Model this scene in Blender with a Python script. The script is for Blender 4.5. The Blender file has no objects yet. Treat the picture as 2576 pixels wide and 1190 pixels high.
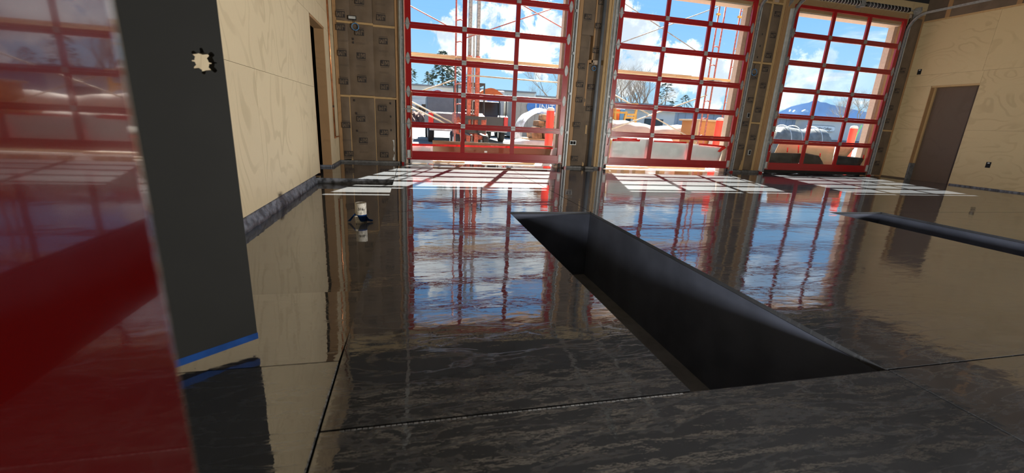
import bpy, bmesh, math, random
from mathutils import Vector, Matrix, noise as mnoise
random.seed(7)
SC = bpy.context.scene
COL = SC.collection

# ------------------------------------------------------------------ camera
F_PX, PITCH, ROLL, YAW, CAM_Z = 1056.2, math.radians(-15.217), math.radians(2.903), math.radians(13.617), 0.9318
_fw = Vector((math.sin(YAW), math.cos(YAW), 0)); _rt = Vector((math.cos(YAW), -math.sin(YAW), 0)); _up = Vector((0, 0, 1))
FWD = _fw*math.cos(PITCH) + _up*math.sin(PITCH); _u2 = -_fw*math.sin(PITCH) + _up*math.cos(PITCH)
RGT = _rt*math.cos(ROLL) + _u2*math.sin(ROLL); UPV = -_rt*math.sin(ROLL) + _u2*math.cos(ROLL)
cam_d = bpy.data.cameras.new('camera'); cam = bpy.data.objects.new('camera', cam_d); COL.objects.link(cam)
cam.matrix_world = Matrix(((RGT.x, UPV.x, -FWD.x, 0), (RGT.y, UPV.y, -FWD.y, 0), (RGT.z, UPV.z, -FWD.z, CAM_Z), (0, 0, 0, 1)))
cam_d.sensor_fit = 'HORIZONTAL'; cam_d.sensor_width = 36; cam_d.lens = F_PX/2576*36
cam_d.clip_start = 0.02; cam_d.clip_end = 9000
cam_d.dof.use_dof = True; cam_d.dof.focus_distance = 5.0; cam_d.dof.aperture_fstop = 2.6
SC.camera = cam
SC.view_settings.view_transform = 'Standard'; SC.view_settings.look = 'None'
SC.view_settings.gamma = 1; SC.view_settings.use_curve_mapping = False
SC.view_settings.exposure = 0.0

def ray(u, v): return (RGT*((u-1288)/F_PX) + UPV*((595-v)/F_PX) + FWD)
def at(u, v, y):            # the point of a pixel's ray on the plane Y = y
    d = ray(u, v); return Vector((0, 0, CAM_Z)) + d*(y/d.y)

# ------------------------------------------------------------------ sun and sky
sun_d = bpy.data.lights.new('sun', 'SUN'); sun = bpy.data.objects.new('sun', sun_d); COL.objects.link(sun)
sun.location = (5, 20, 25); sun_d.energy = 44.0; sun_d.color = (1, .95, .86); sun_d.angle = math.radians(.53)
sun.rotation_euler = Vector((-.33, -.944, -1)).to_track_quat('-Z', 'Y').to_euler()

class NT:
    """small helper to write node trees"""
    def __init__(s, tree): s.t = tree; s.n = tree.nodes; s.l = tree.links
    def new(s, kind, **kw):
        nd = s.n.new(kind)
        for k, v in kw.items(): setattr(nd, k, v)
        return nd
    def put(s, sock, v):
        if v is None: return
        if hasattr(v, 'links') or isinstance(v, bpy.types.NodeSocket): s.l.new(v, sock)
        else:
            if sock.type == 'RGBA' and len(v) == 3: v = (*v, 1)
            sock.default_value = v
    def math(s, op, a, b=None, c=None, clamp=False):
        m = s.new('ShaderNodeMath', operation=op, use_clamp=clamp); s.put(m.inputs[0], a)
        if b is not None: s.put(m.inputs[1], b)
        if c is not None: s.put(m.inputs[2], c)
        return m.outputs[0]
    def vmath(s, op, a, b=None):
        m = s.new('ShaderNodeVectorMath', operation=op); s.put(m.inputs[0], a)
        if b is not None: s.put(m.inputs[1], b)
        return m.outputs['Value'] if op in ('DOT_PRODUCT', 'LENGTH') else m.outputs[0]
    def noise(s, vec, scale, detail=4, rough=.5, dist=0):
        m = s.new('ShaderNodeTexNoise'); s.put(m.inputs['Vector'], vec)
        m.inputs['Scale'].default_value = scale; m.inputs['Detail'].default_value = detail
        m.inputs['Roughness'].default_value = rough; m.inputs['Distortion'].default_value = dist
        return m.outputs['Fac']
    def step(s, x, a, b, lo=0., hi=1.):
        m = s.new('ShaderNodeMapRange', interpolation_type='SMOOTHSTEP'); s.put(m.inputs[0], x)
        m.inputs[1].default_value = a; m.inputs[2].default_value = b; m.inputs[3].default_value = lo; m.inputs[4].default_value = hi
        return m.outputs[0]
    def mix(s, f, a, b, mode='MIX'):
        m = s.new('ShaderNodeMix', data_type='RGBA', blend_type=mode); s.put(m.inputs[0], f); s.put(m.inputs[6], a); s.put(m.inputs[7], b)
        return m.outputs[2]
    def comb(s, x, y, z):
        m = s.new('ShaderNodeCombineXYZ'); s.put(m.inputs[0], x); s.put(m.inputs[1], y); s.put(m.inputs[2], z); return m.outputs[0]
    def sep(s, v):
        m = s.new('ShaderNodeSeparateXYZ'); s.put(m.inputs[0], v); return m.outputs
    def bump(s, h, strength=.3, dist=.01, normal=None):
        m = s.new('ShaderNodeBump'); m.inputs['Strength'].default_value = strength; m.inputs['Distance'].default_value = dist
        s.put(m.inputs['Height'], h)
        if normal is not None: s.put(m.inputs['Normal'], normal)
        return m.outputs[0]

world = bpy.data.worlds.new('sky'); SC.world = world; world.use_nodes = True
w = NT(world.node_tree); w.n.clear()
wd = w.vmath('NORMALIZE', w.new('ShaderNodeTexCoord').outputs['Generated'])
sx, sy, sz = w.sep(wd)
el = w.math('MAXIMUM', sz, 0.0)
grad = w.new('ShaderNodeValToRGB'); w.put(grad.inputs[0], el)
cr = grad.color_ramp
cr.elements[0].position = 0.0; cr.elements[0].color = (.50, .78, 1.0, 1)
cr.elements[1].position = .75; cr.elements[1].color = (.17, .42, .95, 1)
for ps, cl in ((.08, (.42, .72, 1.0, 1)), (.22, (.27, .58, 1.05, 1))):
    e_ = cr.elements.new(ps); e_.color = cl
pl = w.math('DIVIDE', 1.0, w.math('ADD', el, .12))
cv = w.comb(w.math('MULTIPLY', sx, pl), w.math('MULTIPLY', sy, pl), 0.0)
n1 = w.noise(cv, 1.1, 8, .58, .3)
n2 = w.noise(w.vmath('ADD', cv, (3.7, 1.3, 0)), 2.6, 6, .55)
blob = None
for (u, v, r) in ((1150, 110, 3.2), (1215, 75, 4.5), (1290, 95, 4.5), (1370, 115, 4.0), (1590, 70, 3.2), (1560, 110, 2.5), (1620, 160, 3.2),
                  (1720, 175, 2.9), (1800, 190, 3.0), (1590, 190, 2.5), (1990, 180, 2.6), (2050, 195, 2.6), (2120, 212, 2.4), (2190, 215, 2.0),
                  (1250, -110, 4.5), (1120, -130, 4.5), (1370, -90, 3.2), (1640, -170, 4.), (1760, -150, 4.), (1880, -190, 4.5), (2150, -120, 4.), (1780, 262, 1.6), (1690, 240, 1.0), (1975, 245, 1.2)):
    d = ray(u, v).normalized()
    m_ = w.step(w.vmath('DOT_PRODUCT', wd, tuple(d)), math.cos(math.radians(r*1.6)), 1.0)
    blob = m_ if blob is None else w.math('MAXIMUM', blob, m_)
front = w.step(sy, .55, .8)                                   # in the stretch of sky in view clouds stand where they do in the photo
nf = w.noise(wd, 15, 10, .66, .25)
dens_far = w.step(n1, .53, .66)
dens_front = w.step(w.math('ADD', w.math('MULTIPLY', blob, .42), w.math('MULTIPLY', nf, 1.05)), .80, .91)
dens = w.math('ADD', w.math('MULTIPLY', dens_front, front), w.math('MULTIPLY', dens_far, w.math('SUBTRACT', 1.0, front)), clamp=True)
shade = w.step(w.noise(wd, 14, 6, .6), .40, .62)
ccol = w.mix(shade, (1.35, 1.36, 1.38), (.74, .82, .92))
skyc = w.mix(w.math('MULTIPLY', dens, .94), grad.outputs[0], ccol)
bgn = w.new('ShaderNodeBackground'); w.put(bgn.inputs[0], skyc); bgn.inputs[1].default_value = 1.2
w.l.new(bgn.outputs[0], w.new('ShaderNodeOutputWorld').inputs[0])

# ------------------------------------------------------------------ materials
M = {}
def newmat(name):
    m = bpy.data.materials.new(name); m.use_nodes = True; t = NT(m.node_tree); b = t.n['Principled BSDF']; M[name] = m
    return m, t, b
def mat(name, c, rough=.6, metal=0., var=.12, scale=6., bump=0., bscale=None, spec=.5, coat=0., detail=5):
    m, t, b = newmat(name)
    P = t.new('ShaderNodeNewGeometry').outputs['Position']
    n = t.noise(P, scale, detail)
    lo = tuple(x*(1-var) for x in c); hi = tuple(min(1, x*(1+var)) for x in c)
    t.put(b.inputs['Base Color'], t.mix(t.step(n, .3, .7), lo, hi))
    b.inputs['Roughness'].default_value = rough; b.inputs['Metallic'].default_value = metal
    b.inputs['Specular IOR Level'].default_value = spec
    if coat: b.inputs['Coat Weight'].default_value = coat; b.inputs['Coat Roughness'].default_value = .03
    if bump: t.put(b.inputs['Normal'], t.bump(t.noise(P, bscale or scale*4, 5), bump, .01))
    return m
def wood(name, c, axis='z', line=.22, rough=.65, sc=1.0, freq=26.):
    """veneer/lumber: contour lines of a stretched noise give cathedral grain"""
    m, t, b = newmat(name)
    P = t.new('ShaderNodeNewGeometry').outputs['Position']; rnd = t.new('ShaderNodeObjectInfo').outputs['Random']
    k = {'z': (1.15, 1.15, .62), 'x': (.62, 1.15, 1.15), 'y': (1.15, .62, 1.15)}[axis]
    Q = t.vmath('ADD', t.vmath('MULTIPLY', P, tuple(v*sc for v in k)), t.comb(t.math('MULTIPLY', rnd, 37.), t.math('MULTIPLY', rnd, 91.), t.math('MULTIPLY', rnd, 53.)))
    n = t.noise(Q, 1.25, 2.5, .42, .5)
    ln = t.math('SINE', t.math('MULTIPLY', n, freq*3.))
    ln = t.math('MULTIPLY', t.step(ln, .30, .95), t.step(t.noise(Q, 1.9, 2), .36, .60))
    fine = t.noise(t.vmath('MULTIPLY', P, tuple(v*v*20 for v in k)), 3., 4)
    dk = tuple(x*.62 for x in c)
    col = t.mix(t.math('MULTIPLY', ln, line), c, (dk[0], dk[1]*.95, dk[2]*.85))
    col = t.mix(t.math('MULTIPLY', t.step(fine, .35, .75), .14), col, tuple(x*.75 for x in c))
    col = t.mix(t.math('MULTIPLY', t.step(t.noise(Q, .9, 3), .35, .7), .25), col, tuple(min(1, x*1.18) for x in c))
    t.put(b.inputs['Base Color'], col); b.inputs['Roughness'].default_value = rough
    t.put(b.inputs['Normal'], t.bump(fine, .06, .004))
    return m
wood('plywood', (.60, .495, .325), 'z', line=.42, freq=24, sc=.95)
wood('plywood_x', (.50, .385, .215), 'y', line=.34)
wood('plywood_dark', (.10, .066, .045), 'z', line=.3)
wood('lumber', (.33, .19, .085), 'z', line=.4, freq=40)
wood('lumber_pale', (.42, .275, .125), 'z', line=.35, freq=40)
wood('lumber_x', (.34, .22, .11), 'x', line=.35, freq=40)
wood('plank', (0.363, 0.259, 0.149), 'x', line=.35, freq=30)
wood('orange_ply', (0.341, 0.143, 0.039), 'x', line=.25)
wood('osb_brown', (0.165, 0.105, 0.055), 'x', line=.3)
mat('kraft', (.125, .088, .058), .75, var=.18, scale=3, bump=.5, bscale=9)
mat('kraft_ink', (.028, .022, .02), .8, var=.1)
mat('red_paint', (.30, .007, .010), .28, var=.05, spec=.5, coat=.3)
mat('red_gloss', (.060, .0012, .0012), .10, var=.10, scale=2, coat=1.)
mat('galv', (.34, .355, .36), .5, .6, .15, 18)
mat('galv_white', (.50, .52, .52), .5, .3, .1, 10)
mat('dark_steel', (.05, .05, .055), .5, .6, .2, 14)
mat('black_rubber', (.012, .012, .013), .6, var=.2)
mat('charcoal', (.019, .0194, .0188), .6, var=.06, scale=3, spec=.06)
mat('void_black', (.004, .004, .005), .9)
mat('blue_tape', (.006, .040, .17), .6, var=.15, scale=20, spec=.1)
mat('blue_cable', (.06, .19, .38), .5)
mat('red_tape', (.85, .012, .010), .4, var=.1, scale=20)
mat('pvc', (.62, .59, .53), .45, var=.3, scale=40)
mat('ink', (.05, .045, .04), .7)
mat('copper', (.62, .27, .13), .3, .9, .2, 12)
mat('pit_lining', (.070, .082, .120), .5, var=.2, scale=3, spec=.3)
mat('pit_floor', (.20, .20, .21), .6, var=.2)
mat('curb', (.11, .118, .14), .35, var=.75, scale=14, bump=.6, bscale=25, detail=9)
mat('stucco', (0.495, 0.390, 0.300), .85, var=.07, scale=20, bump=.2, bscale=90)
mat('stucco_out', (.58, .50, .42), .85, var=.1, scale=8)
mat('sheath', (.33, .25, .15), .8, var=.2)
mat('white_plastic', (.84, .85, .86), .35, var=.05, scale=5, bump=.8, bscale=7)
mat('black_plastic', (.018, .019, .021), .32, var=.3, scale=6, bump=.9, bscale=9)
mat('scaf_red', (0.231, 0.055, 0.050), .5, var=.5, scale=22)
mat('scaf_grey', (0.198, 0.193, 0.198), .45, .5, .35, 20)
mat('rust_red', (0.330, 0.066, 0.039), .55, var=.45, scale=16)
mat('brace_tube', (0.341, 0.297, 0.231), .4, .5, .15, 12)
mat('asphalt', (.085, .085, .087), .9, var=.15, scale=3, bump=.3, bscale=60)
mat('apron', (.30, .28, .245), .9, var=.12, scale=4, bump=.2, bscale=50)
mat('bldg_beige', (.60, .56, .49), .85, var=.06, scale=.6)
mat('bldg_grey', (.66, .64, .60), .85, var=.05, scale=.6)
mat('bldg_blue', (.30, .36, .44), .7, var=.08, scale=.6)
mat('fascia', (0.443, 0.451, 0.443), .7, var=.05)
mat('glass_dark', (.03, .04, .05), .08, var=.3, scale=.7)
mat('glass_sky_tint', (.06, .16, .32), .08, var=.3, scale=1.5)  # blue reflection on dark windows, put into the glass colour
mat('truck_white', (0.429, 0.435, 0.440), .35, var=.04)
mat('truck_black', (.02, .02, .022), .25, var=.2)
mat('truck_silver', (.55, .55, .55), .3, .4, .1)
mat('truck_grey', (.10, .10, .11), .3, var=.1)
mat('walk', (.20, .19, .165), .9, var=.1)
mat('tire', (.02, .02, .02), .8)
mat('tail_red', (.65, .02, .02), .25)
mat('container', (0.341, 0.319, 0.281), .6, var=.06)
mat('logo_blue', (.03, .17, .50), .5)
mat('logo_white', (.80, .80, .78), .5)
mat('sign_grey', (.20, .19, .19), .6)
mat('sign_red', (.50, .04, .05), .5)
mat('stone', (0.198, 0.110, 0.061), .9, var=.45, scale=7, bump=.5)
mat('sack', (0.385, 0.363, 0.374), .7, var=.08, scale=6, bump=.5, bscale=10)
mat('sack_blue', (.32, .36, .55), .7, var=.1)
mat('yellow_paint', (0.396, 0.220, 0.033), .45, var=.15)
mat('orange_fabric', (0.468, 0.088, 0.011), .6)
mat('bark', (.20, .155, .12), .9, var=.3)
mat('bark_pale', (.34, .30, .25), .9, var=.3)
mat('needles', (.050, .075, .055), .9, var=.4, scale=3)
mat('hedge', (.16, .08, .06), .9, var=.6, scale=3)
mat('pink_wrap', (0.429, 0.330, 0.275), .6, var=.12, scale=3, bump=.6, bscale=4)
mat('grey_tarp', (.13, .135, .13), .5, var=.25, scale=3, bump=.7, bscale=5)
mat('mountain', (.33, .42, .60), 1., var=.2, scale=.004)  # the blue is distance haze put into the base colour
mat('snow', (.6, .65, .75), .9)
mat('pale_joint', (.30, .31, .33), .5, var=.6, scale=60)
mat('lamp_body', (.45, .32, .03), .5)
wood('joist', (.34, .30, .25), 'x', line=.3)
mat('ceiling_board', (.022, .022, .023), .9, var=.2)

# window glass: clear sheet with a weak mirror
m, t, b = newmat('pane_glass'); t.n.clear()
tr = t.new('ShaderNodeBsdfTransparent'); tr.inputs[0].default_value = (.95, .97, .965, 1)
gl = t.new('ShaderNodeBsdfGlossy'); gl.inputs['Roughness'].default_value = .01
gg = t.new('ShaderNodeNewGeometry'); fc = t.math('ABSOLUTE', t.vmath('DOT_PRODUCT', gg.outputs['Normal'], gg.outputs['Incoming']))
fr = t.math('ADD', .03, t.math('MULTIPLY', .9, t.math('POWER', t.math('SUBTRACT', 1., fc, clamp=True), 5.)))
mx = t.new('ShaderNodeMixShader'); t.l.new(fr, mx.inputs[0]); t.l.new(tr.outputs[0], mx.inputs[1]); t.l.new(gl.outputs[0], mx.inputs[2])
t.l.new(mx.outputs[0], t.new('ShaderNodeOutputMaterial').inputs[0])
# thin clear wrap
m, t, b = newmat('clear_wrap'); t.n.clear()
P = t.new('ShaderNodeNewGeometry').outputs['Position']
tr = t.new('ShaderNodeBsdfTransparent'); df = t.new('ShaderNodeBsdfPrincipled'); df.inputs['Base Color'].default_value = (.85, .88, .9, 1); df.inputs['Roughness'].default_value = .2
t.put(df.inputs['Normal'], t.bump(t.noise(P, 5, 5), .9, .03))
mx = t.new('ShaderNodeMixShader'); t.l.new(t.step(t.noise(P, 3.5, 5, .6, 1.), .35, .7, .25, .85), mx.inputs[0]); t.l.new(tr.outputs[0], mx.inputs[1]); t.l.new(df.outputs[0], mx.inputs[2])
t.l.new(mx.outputs[0], t.new('ShaderNodeOutputMaterial').inputs[0])

# wet concrete: dark slab under a glossy film of water
def wet(name, base, ripple, film_rough):
    m, t, b = newmat(name)
    P = t.new('ShaderNodeNewGeometry').outputs['Position']
    px, py, pz = t.sep(P)
    big = t.noise(P, .9, 5, .55); mid = t.noise(P, 5., 6, .6)
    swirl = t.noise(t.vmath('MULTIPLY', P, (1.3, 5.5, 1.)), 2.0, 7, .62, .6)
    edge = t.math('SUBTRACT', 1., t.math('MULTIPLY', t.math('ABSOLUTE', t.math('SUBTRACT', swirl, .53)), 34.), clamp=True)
    lo = tuple(x*.82 for x in base); hi = tuple(x*1.16 for x in base)
    col = t.mix(t.step(t.math('ADD', t.math('MULTIPLY', big, .6), t.math('MULTIPLY', mid, .4)), .38, .62), lo, hi)
    col = t.mix(t.math('MULTIPLY', t.step(swirl, .50, .53), t.math('ADD', .02, t.math('MULTIPLY', t.step(py, 2.4, 1.1), .05))), col, tuple(x*1.9 for x in base))  # swirls paler near the camera: joist reflections put into the colour
    spot = t.step(t.noise(t.vmath('ADD', P, (8.3, 2.2, 0)), 1.4, 6, .65), .66, .74)
    col = t.mix(t.math('MULTIPLY', spot, .22), col, tuple(x*.45 for x in base))
    col = t.mix(t.math('MULTIPLY', edge, t.math('MULTIPLY', t.step(py, 2.3, 1.3), .45)), col, tuple(x*2.0 for x in base))  # thin pale lines: ceiling joists mirrored in the water, painted into the colour
    t.put(b.inputs['Base Color'], col)
    b.inputs['Roughness'].default_value = .55; b.inputs['Specular IOR Level'].default_value = .1
    b.inputs['Coat Weight'].default_value = 1.; b.inputs['Coat IOR'].default_value = 2.7
    dry = t.step(px, 1.6, 3.4)                                   # thinner, rougher film on the right bays
    near = t.step(py, 3.6, 1.6)
    cr_ = t.math('ADD', film_rough, t.math('ADD', t.math('MULTIPLY', dry, .045), t.math('MULTIPLY', t.math('MULTIPLY', t.step(mid, .45, .7), dry), .03)))
    t.put(b.inputs['Coat Roughness'], cr_)
    rip = t.noise(t.vmath('MULTIPLY', P, (.7, 1.6, 1.)), 2.2, 3, .5, .4)
    rip2 = t.noise(t.vmath('MULTIPLY', P, (.8, 1.8, 1.)), 9., 4, .55)
    grit = t.noise(P, 70., 3, .6)
    vor = t.new('ShaderNodeTexVoronoi'); t.put(vor.inputs['Vector'], P); vor.inputs['Scale'].default_value = 9.
    vr = t.new('ShaderNodeTexVoronoi'); t.put(vr.inputs['Vector'], P); vr.inputs['Scale'].default_value = 9.
    drop = t.math('MULTIPLY', t.step(vor.outputs['Distance'], .05, .02), t.step(t.sep(vr.outputs['Color'])[0], .72, .76))
    h = t.math('ADD', t.math('MULTIPLY', rip, 1.0), t.math('MULTIPLY', rip2, .16))
    h = t.math('ADD', h, t.math('MULTIPLY', t.math('MULTIPLY', grit, .012), t.math('ADD', .10, dry)))
    h = t.math('ADD', h, t.math('MULTIPLY', drop, 1.6))
    h = t.math('ADD', h, t.math('MULTIPLY', t.step(swirl, .49, .54), t.math('MULTIPLY', near, .035)))
    t.put(b.inputs['Coat Normal'], t.bump(h, 1., ripple))
    return m
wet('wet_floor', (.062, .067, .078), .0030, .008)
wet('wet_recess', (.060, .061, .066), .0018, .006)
mat('concrete_edge', (.12, .12, .12), .6, var=.3, scale=20)

# ------------------------------------------------------------------ mesh helpers
class MB:
    def __init__(s): s.v = []; s.f = []; s.mi = []; s.cur = 0
    def quad(s, *pts):
        n = len(s.v); s.v += [tuple(p) for p in pts]; s.f.append(tuple(range(n, n+len(pts)))); s.mi.append(s.cur)
    def box(s, x0, x1, y0, y1, z0, z1):
        n = len(s.v)
        s.v += [(x, y, z) for z in (z0, z1) for y in (y0, y1) for x in (x0, x1)]
        for f in ((0, 2, 3, 1), (4, 5, 7, 6), (0, 1, 5, 4), (2, 6, 7, 3), (0, 4, 6, 2), (1, 3, 7, 5)):
            s.f.append(tuple(n+i for i in f)); s.mi.append(s.cur)
        return s
    def obox(s, c, ax, ay, az):                      # oriented box: centre and three half vectors
        n = len(s.v); c, ax, ay, az = map(Vector, (c, ax, ay, az))
        for k in (-1, 1):
            for j in (-1, 1):
                for i in (-1, 1): s.v.append(tuple(c+ax*i+ay*j+az*k))
        for f in ((0, 2, 3, 1), (4, 5, 7, 6), (0, 1, 5, 4), (2, 6, 7, 3), (0, 4, 6, 2), (1, 3, 7, 5)):
            s.f.append(tuple(n+i for i in f)); s.mi.append(s.cur)
        return s
    def tube(s, pts, r, n=10, caps=True):
        pts = [Vector(p) for p in pts]; rs = r if isinstance(r, (list, tuple)) else [r]*len(pts)
        base = len(s.v); prev = None
        for i, p in enumerate(pts):
            d = (pts[min(i+1, len(pts)-1)]-pts[max(i-1, 0)]).normalized()
            if prev is None:
                a = d.orthogonal().normalized()
            else:
                a = prev - d*prev.dot(d); a = a.normalized() if a.length > 1e-6 else d.orthogonal().normalized()
            prev = a; bb = d.cross(a)
            for k in range(n):
                q = 2*math.pi*k/n; s.v.append(tuple(p+(a*math.cos(q)+bb*math.sin(q))*rs[i]))
        for i in range(len(pts)-1):
            for k in range(n):
                k2 = (k+1) % n
                s.f.append((base+i*n+k, base+i*n+k2, base+(i+1)*n+k2, base+(i+1)*n+k)); s.mi.append(s.cur)
        if caps:
            s.f.append(tuple(base+k for k in reversed(range(n)))); s.mi.append(s.cur)
            s.f.append(tuple(base+(len(pts)-1)*n+k for k in range(n))); s.mi.append(s.cur)
        return s
    def prism(s, poly, o, ex, ey, ez):               # polygon in (ex,ey) from o, extruded by ez
        o, ex, ey, ez = map(Vector, (o, ex, ey, ez)); n = len(s.v); k = len(poly)
        for d in (Vector(), ez):
            for (a, b_) in poly: s.v.append(tuple(o+ex*a+ey*b_+d))
        s.f.append(tuple(n+i for i in reversed(range(k)))); s.mi.append(s.cur)
        s.f.append(tuple(n+k+i for i in range(k))); s.mi.append(s.cur)
        for i in range(k):
            j = (i+1) % k; s.f.append((n+i, n+j, n+k+j, n+k+i)); s.mi.append(s.cur)
        return s
    def sweep(s, prof, path, side):                  # closed profile (a along side, b along normal) swept on a path
        path = [Vector(p) for p in path]; side = Vector(side); n = len(prof); base = len(s.v)
        for i, p in enumerate(path):
            d = (path[min(i+1, len(path)-1)]-path[max(i-1, 0)]).normalized(); nn = side.cross(d).normalized()
            for (a, b_) in prof: s.v.append(tuple(p+side*a+nn*b_))
        for i in range(len(path)-1):
            for k in range(n):
                k2 = (k+1) % n; s.f.append((base+i*n+k, base+i*n+k2, base+(i+1)*n+k2, base+(i+1)*n+k)); s.mi.append(s.cur)
        s.f.append(tuple(base+k for k in reversed(range(n)))); s.mi.append(s.cur)
        s.f.append(tuple(base+(len(path)-1)*n+k for k in range(n))); s.mi.append(s.cur)
        return s
    def lathe(s, prof, c, n=20):                     # (r, z) profile about a vertical axis at c
        c = Vector(c); base = len(s.v)
        for (r, z) in prof:
            for k in range(n):
                q = 2*math.pi*k/n; s.v.append((c.x+r*math.cos(q), c.y+r*math.sin(q), c.z+z))
        for i in range(len(prof)-1):
            for k in range(n):
                k2 = (k+1) % n; s.f.append((base+i*n+k, base+i*n+k2, base+(i+1)*n+k2, base+(i+1)*n+k)); s.mi.append(s.cur)
        return s
    def mesh(s, name):
        me = bpy.data.meshes.new(name); me.from_pydata(s.v, [], s.f); me.update(); return me
    def build(s, name, mats, parent=None, bevel=0., smooth=False):
        me = s.mesh(name); return link(name, me, mats, parent, bevel, smooth, s.mi)
def link(name, me, mats, parent=None, bevel=0., smooth=False, mi=None):
    o = bpy.data.objects.new(name, me)
    for k in (mats if isinstance(mats, (list, tuple)) else [mats]): me.materials.append(M[k])
    if mi and any(mi): me.polygons.foreach_set('material_index', mi)
    if smooth:
        me.polygons.foreach_set('use_smooth', [True]*len(me.polygons))
    bm = bmesh.new(); bm.from_mesh(me); bmesh.ops.recalc_face_normals(bm, faces=bm.faces); bm.to_mesh(me); bm.free()
    COL.objects.link(o)
    if parent: o.parent = parent; o.matrix_parent_inverse = parent_inv(parent)
    if bevel:
        bv = o.modifiers.new('bevel', 'BEVEL'); bv.width = bevel; bv.segments = 2; bv.limit_method = 'ANGLE'
    return o
def parent_inv(p): return parent_chain(p).inverted()
def parent_chain(p):
    mtx = Matrix.Translation(p.location) @ p.rotation_euler.to_matrix().to_4x4()
    if p.parent: mtx = parent_chain(p.parent) @ p.matrix_parent_inverse @ mtx
    return mtx
def thing(name, label, cat, loc=(0, 0, 0), rz=0., group=None, kind=None):
    o = bpy.data.objects.new(name, None); o.empty_display_size = .1; COL.objects.link(o)
    o.location = loc; o.rotation_euler = (0, 0, rz); return tag(o, label, cat, group, kind)
def tag(o, label=None, cat=None, group=None, kind=None):
    if label: o['label'] = label
    if cat: o['category'] = cat
    if group: o['group'] = group
    if kind: o['kind'] = kind
    return o
def inst(name, me, loc, rot=(0, 0, 0), parent=None, scale=(1, 1, 1)):     # another object on the same mesh data
    o = bpy.data.objects.new(name, me); COL.objects.link(o)
    mw = Matrix.LocRotScale(Vector(loc), __import__('mathutils').Euler(rot), Vector(scale))
    if parent: o.parent = parent; mw = parent_chain(parent).inverted() @ mw
    o.matrix_basis = mw
    return o
def text_mesh(s, size, extrude=.001, spacing=1.0, shear=0.):
    c = bpy.data.curves.new('lettering', 'FONT'); c.body = s; c.size = size; c.extrude = extrude; c.align_x = 'CENTER'; c.align_y = 'CENTER'
    c.space_character = spacing; c.shear = shear; c.resolution_u = 3
    o = bpy.data.objects.new('lettering', c); me = bpy.data.meshes.new_from_object(o); bpy.data.objects.remove(o); bpy.data.curves.remove(c)
    return me
def struct(o, label=None, cat=None): return tag(o, label, cat, None, 'structure')

# ================================================================== THE ROOM
D = 8.9932; XL, XR = -1.41, 12.5; YB = -6.5; ZC = 4.75
DA = (-.0525, 4.2958, 8.6536); DW = 3.1888; S = .6096; Z0 = .1916      # garage doors: left edge, width, section height
OPEN = [(a+.042, a+3.146) for a in DA]; HEAD = 3.70; YO = D+.29        # wall openings and the outer face
JX = -.288; PIT = [(1.0, 1.935), (5.28, 6.17)]; PY0, PY1 = 1.163, 4.312; JX2 = 1.945; RY0, RY1 = 1.56, 6.68; RZ = -.08
PD = -.745

# floor: base slab (below the joints), poured slabs with open control joints, recess, pits
fl = MB()
PG = .04
for (x0, x1, y0, y1) in ((JX, PIT[0][0]-PG, YB, YO+.3), (PIT[0][0]-PG, PIT[0][1]+PG, YB, PY0-PG), (PIT[0][0]-PG, PIT[0][1]+PG, PY1+PG, YO+.3), (PIT[0][1]+PG, PIT[1][0]-PG, YB, YO+.3),
                         (PIT[1][0]-PG, PIT[1][1]+PG, YB, PY0-PG), (PIT[1][0]-PG, PIT[1][1]+PG, PY1+PG, YO+.3), (PIT[1][1]+PG, XR+.6, YB, YO+.3)):
    fl.box(x0, x1, y0, y1, -.30, -.025)
fl.box(XL-1.6, JX, YB, YO+.3, -.30, -.112)
floor = struct(fl.build('floor', 'concrete_edge'), 'dark wet concrete floor with control joints and open pits', 'floor')
G = .0045
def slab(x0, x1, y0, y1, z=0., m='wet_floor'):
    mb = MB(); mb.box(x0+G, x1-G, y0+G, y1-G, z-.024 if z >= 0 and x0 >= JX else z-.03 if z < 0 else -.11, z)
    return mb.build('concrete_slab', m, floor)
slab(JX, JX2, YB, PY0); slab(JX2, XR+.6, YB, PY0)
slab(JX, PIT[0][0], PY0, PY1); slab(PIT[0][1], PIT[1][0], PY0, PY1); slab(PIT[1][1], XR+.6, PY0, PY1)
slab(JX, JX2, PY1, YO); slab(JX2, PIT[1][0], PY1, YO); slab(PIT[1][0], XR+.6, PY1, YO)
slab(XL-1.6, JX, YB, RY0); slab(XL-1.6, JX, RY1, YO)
mb = MB(); mb.quad((XL-.02, RY0, 0), (JX-G, RY0, 0), (JX-G, RY0+.9, RZ), (XL-.02, RY0+.9, RZ)); mb.quad((XL-.02, RY0+.9, RZ), (JX-G, RY0+.9, RZ), (JX-G, RY1, RZ), (XL-.02, RY1, RZ))
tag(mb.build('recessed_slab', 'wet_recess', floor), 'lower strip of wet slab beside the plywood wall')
mb = MB(); mb.box(XL-.02, JX-G, RY1-.012, RY1+.006, RZ-.02, .0)
tag(mb.build('step_edge', 'curb', floor), 'grey vertical step at end of recess')
mb = MB(); NC = 90; prof = ((XL-.015, .034), (XL+.004, .034), (XL+.012, .02), (XL+.018, -.012), (XL+.034, -.026), (XL+.044, RZ-.005))     # rough curb left under the plywood
for i in range(NC+1):
    y = RY0+.1+(RY1-RY0-.1)*i/NC
    for j, (x, z) in enumerate(prof):
        k = (.007*mnoise.noise((y*9, j*.7, 0))+.006*mnoise.noise((y*27, j*1.3, 4)))*(0 if j < 2 else 1); mb.v.append((x+k*1.4, y, z+k))
for i in range(NC):
    for j in range(len(prof)-1): a = i*len(prof)+j; mb.f.append((a, a+1, a+len(prof)+1, a+len(prof))); mb.mi.append(0)
tag(mb.build('wall_curb', 'curb', floor, smooth=True), 'ragged blue-grey concrete curb')
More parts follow.
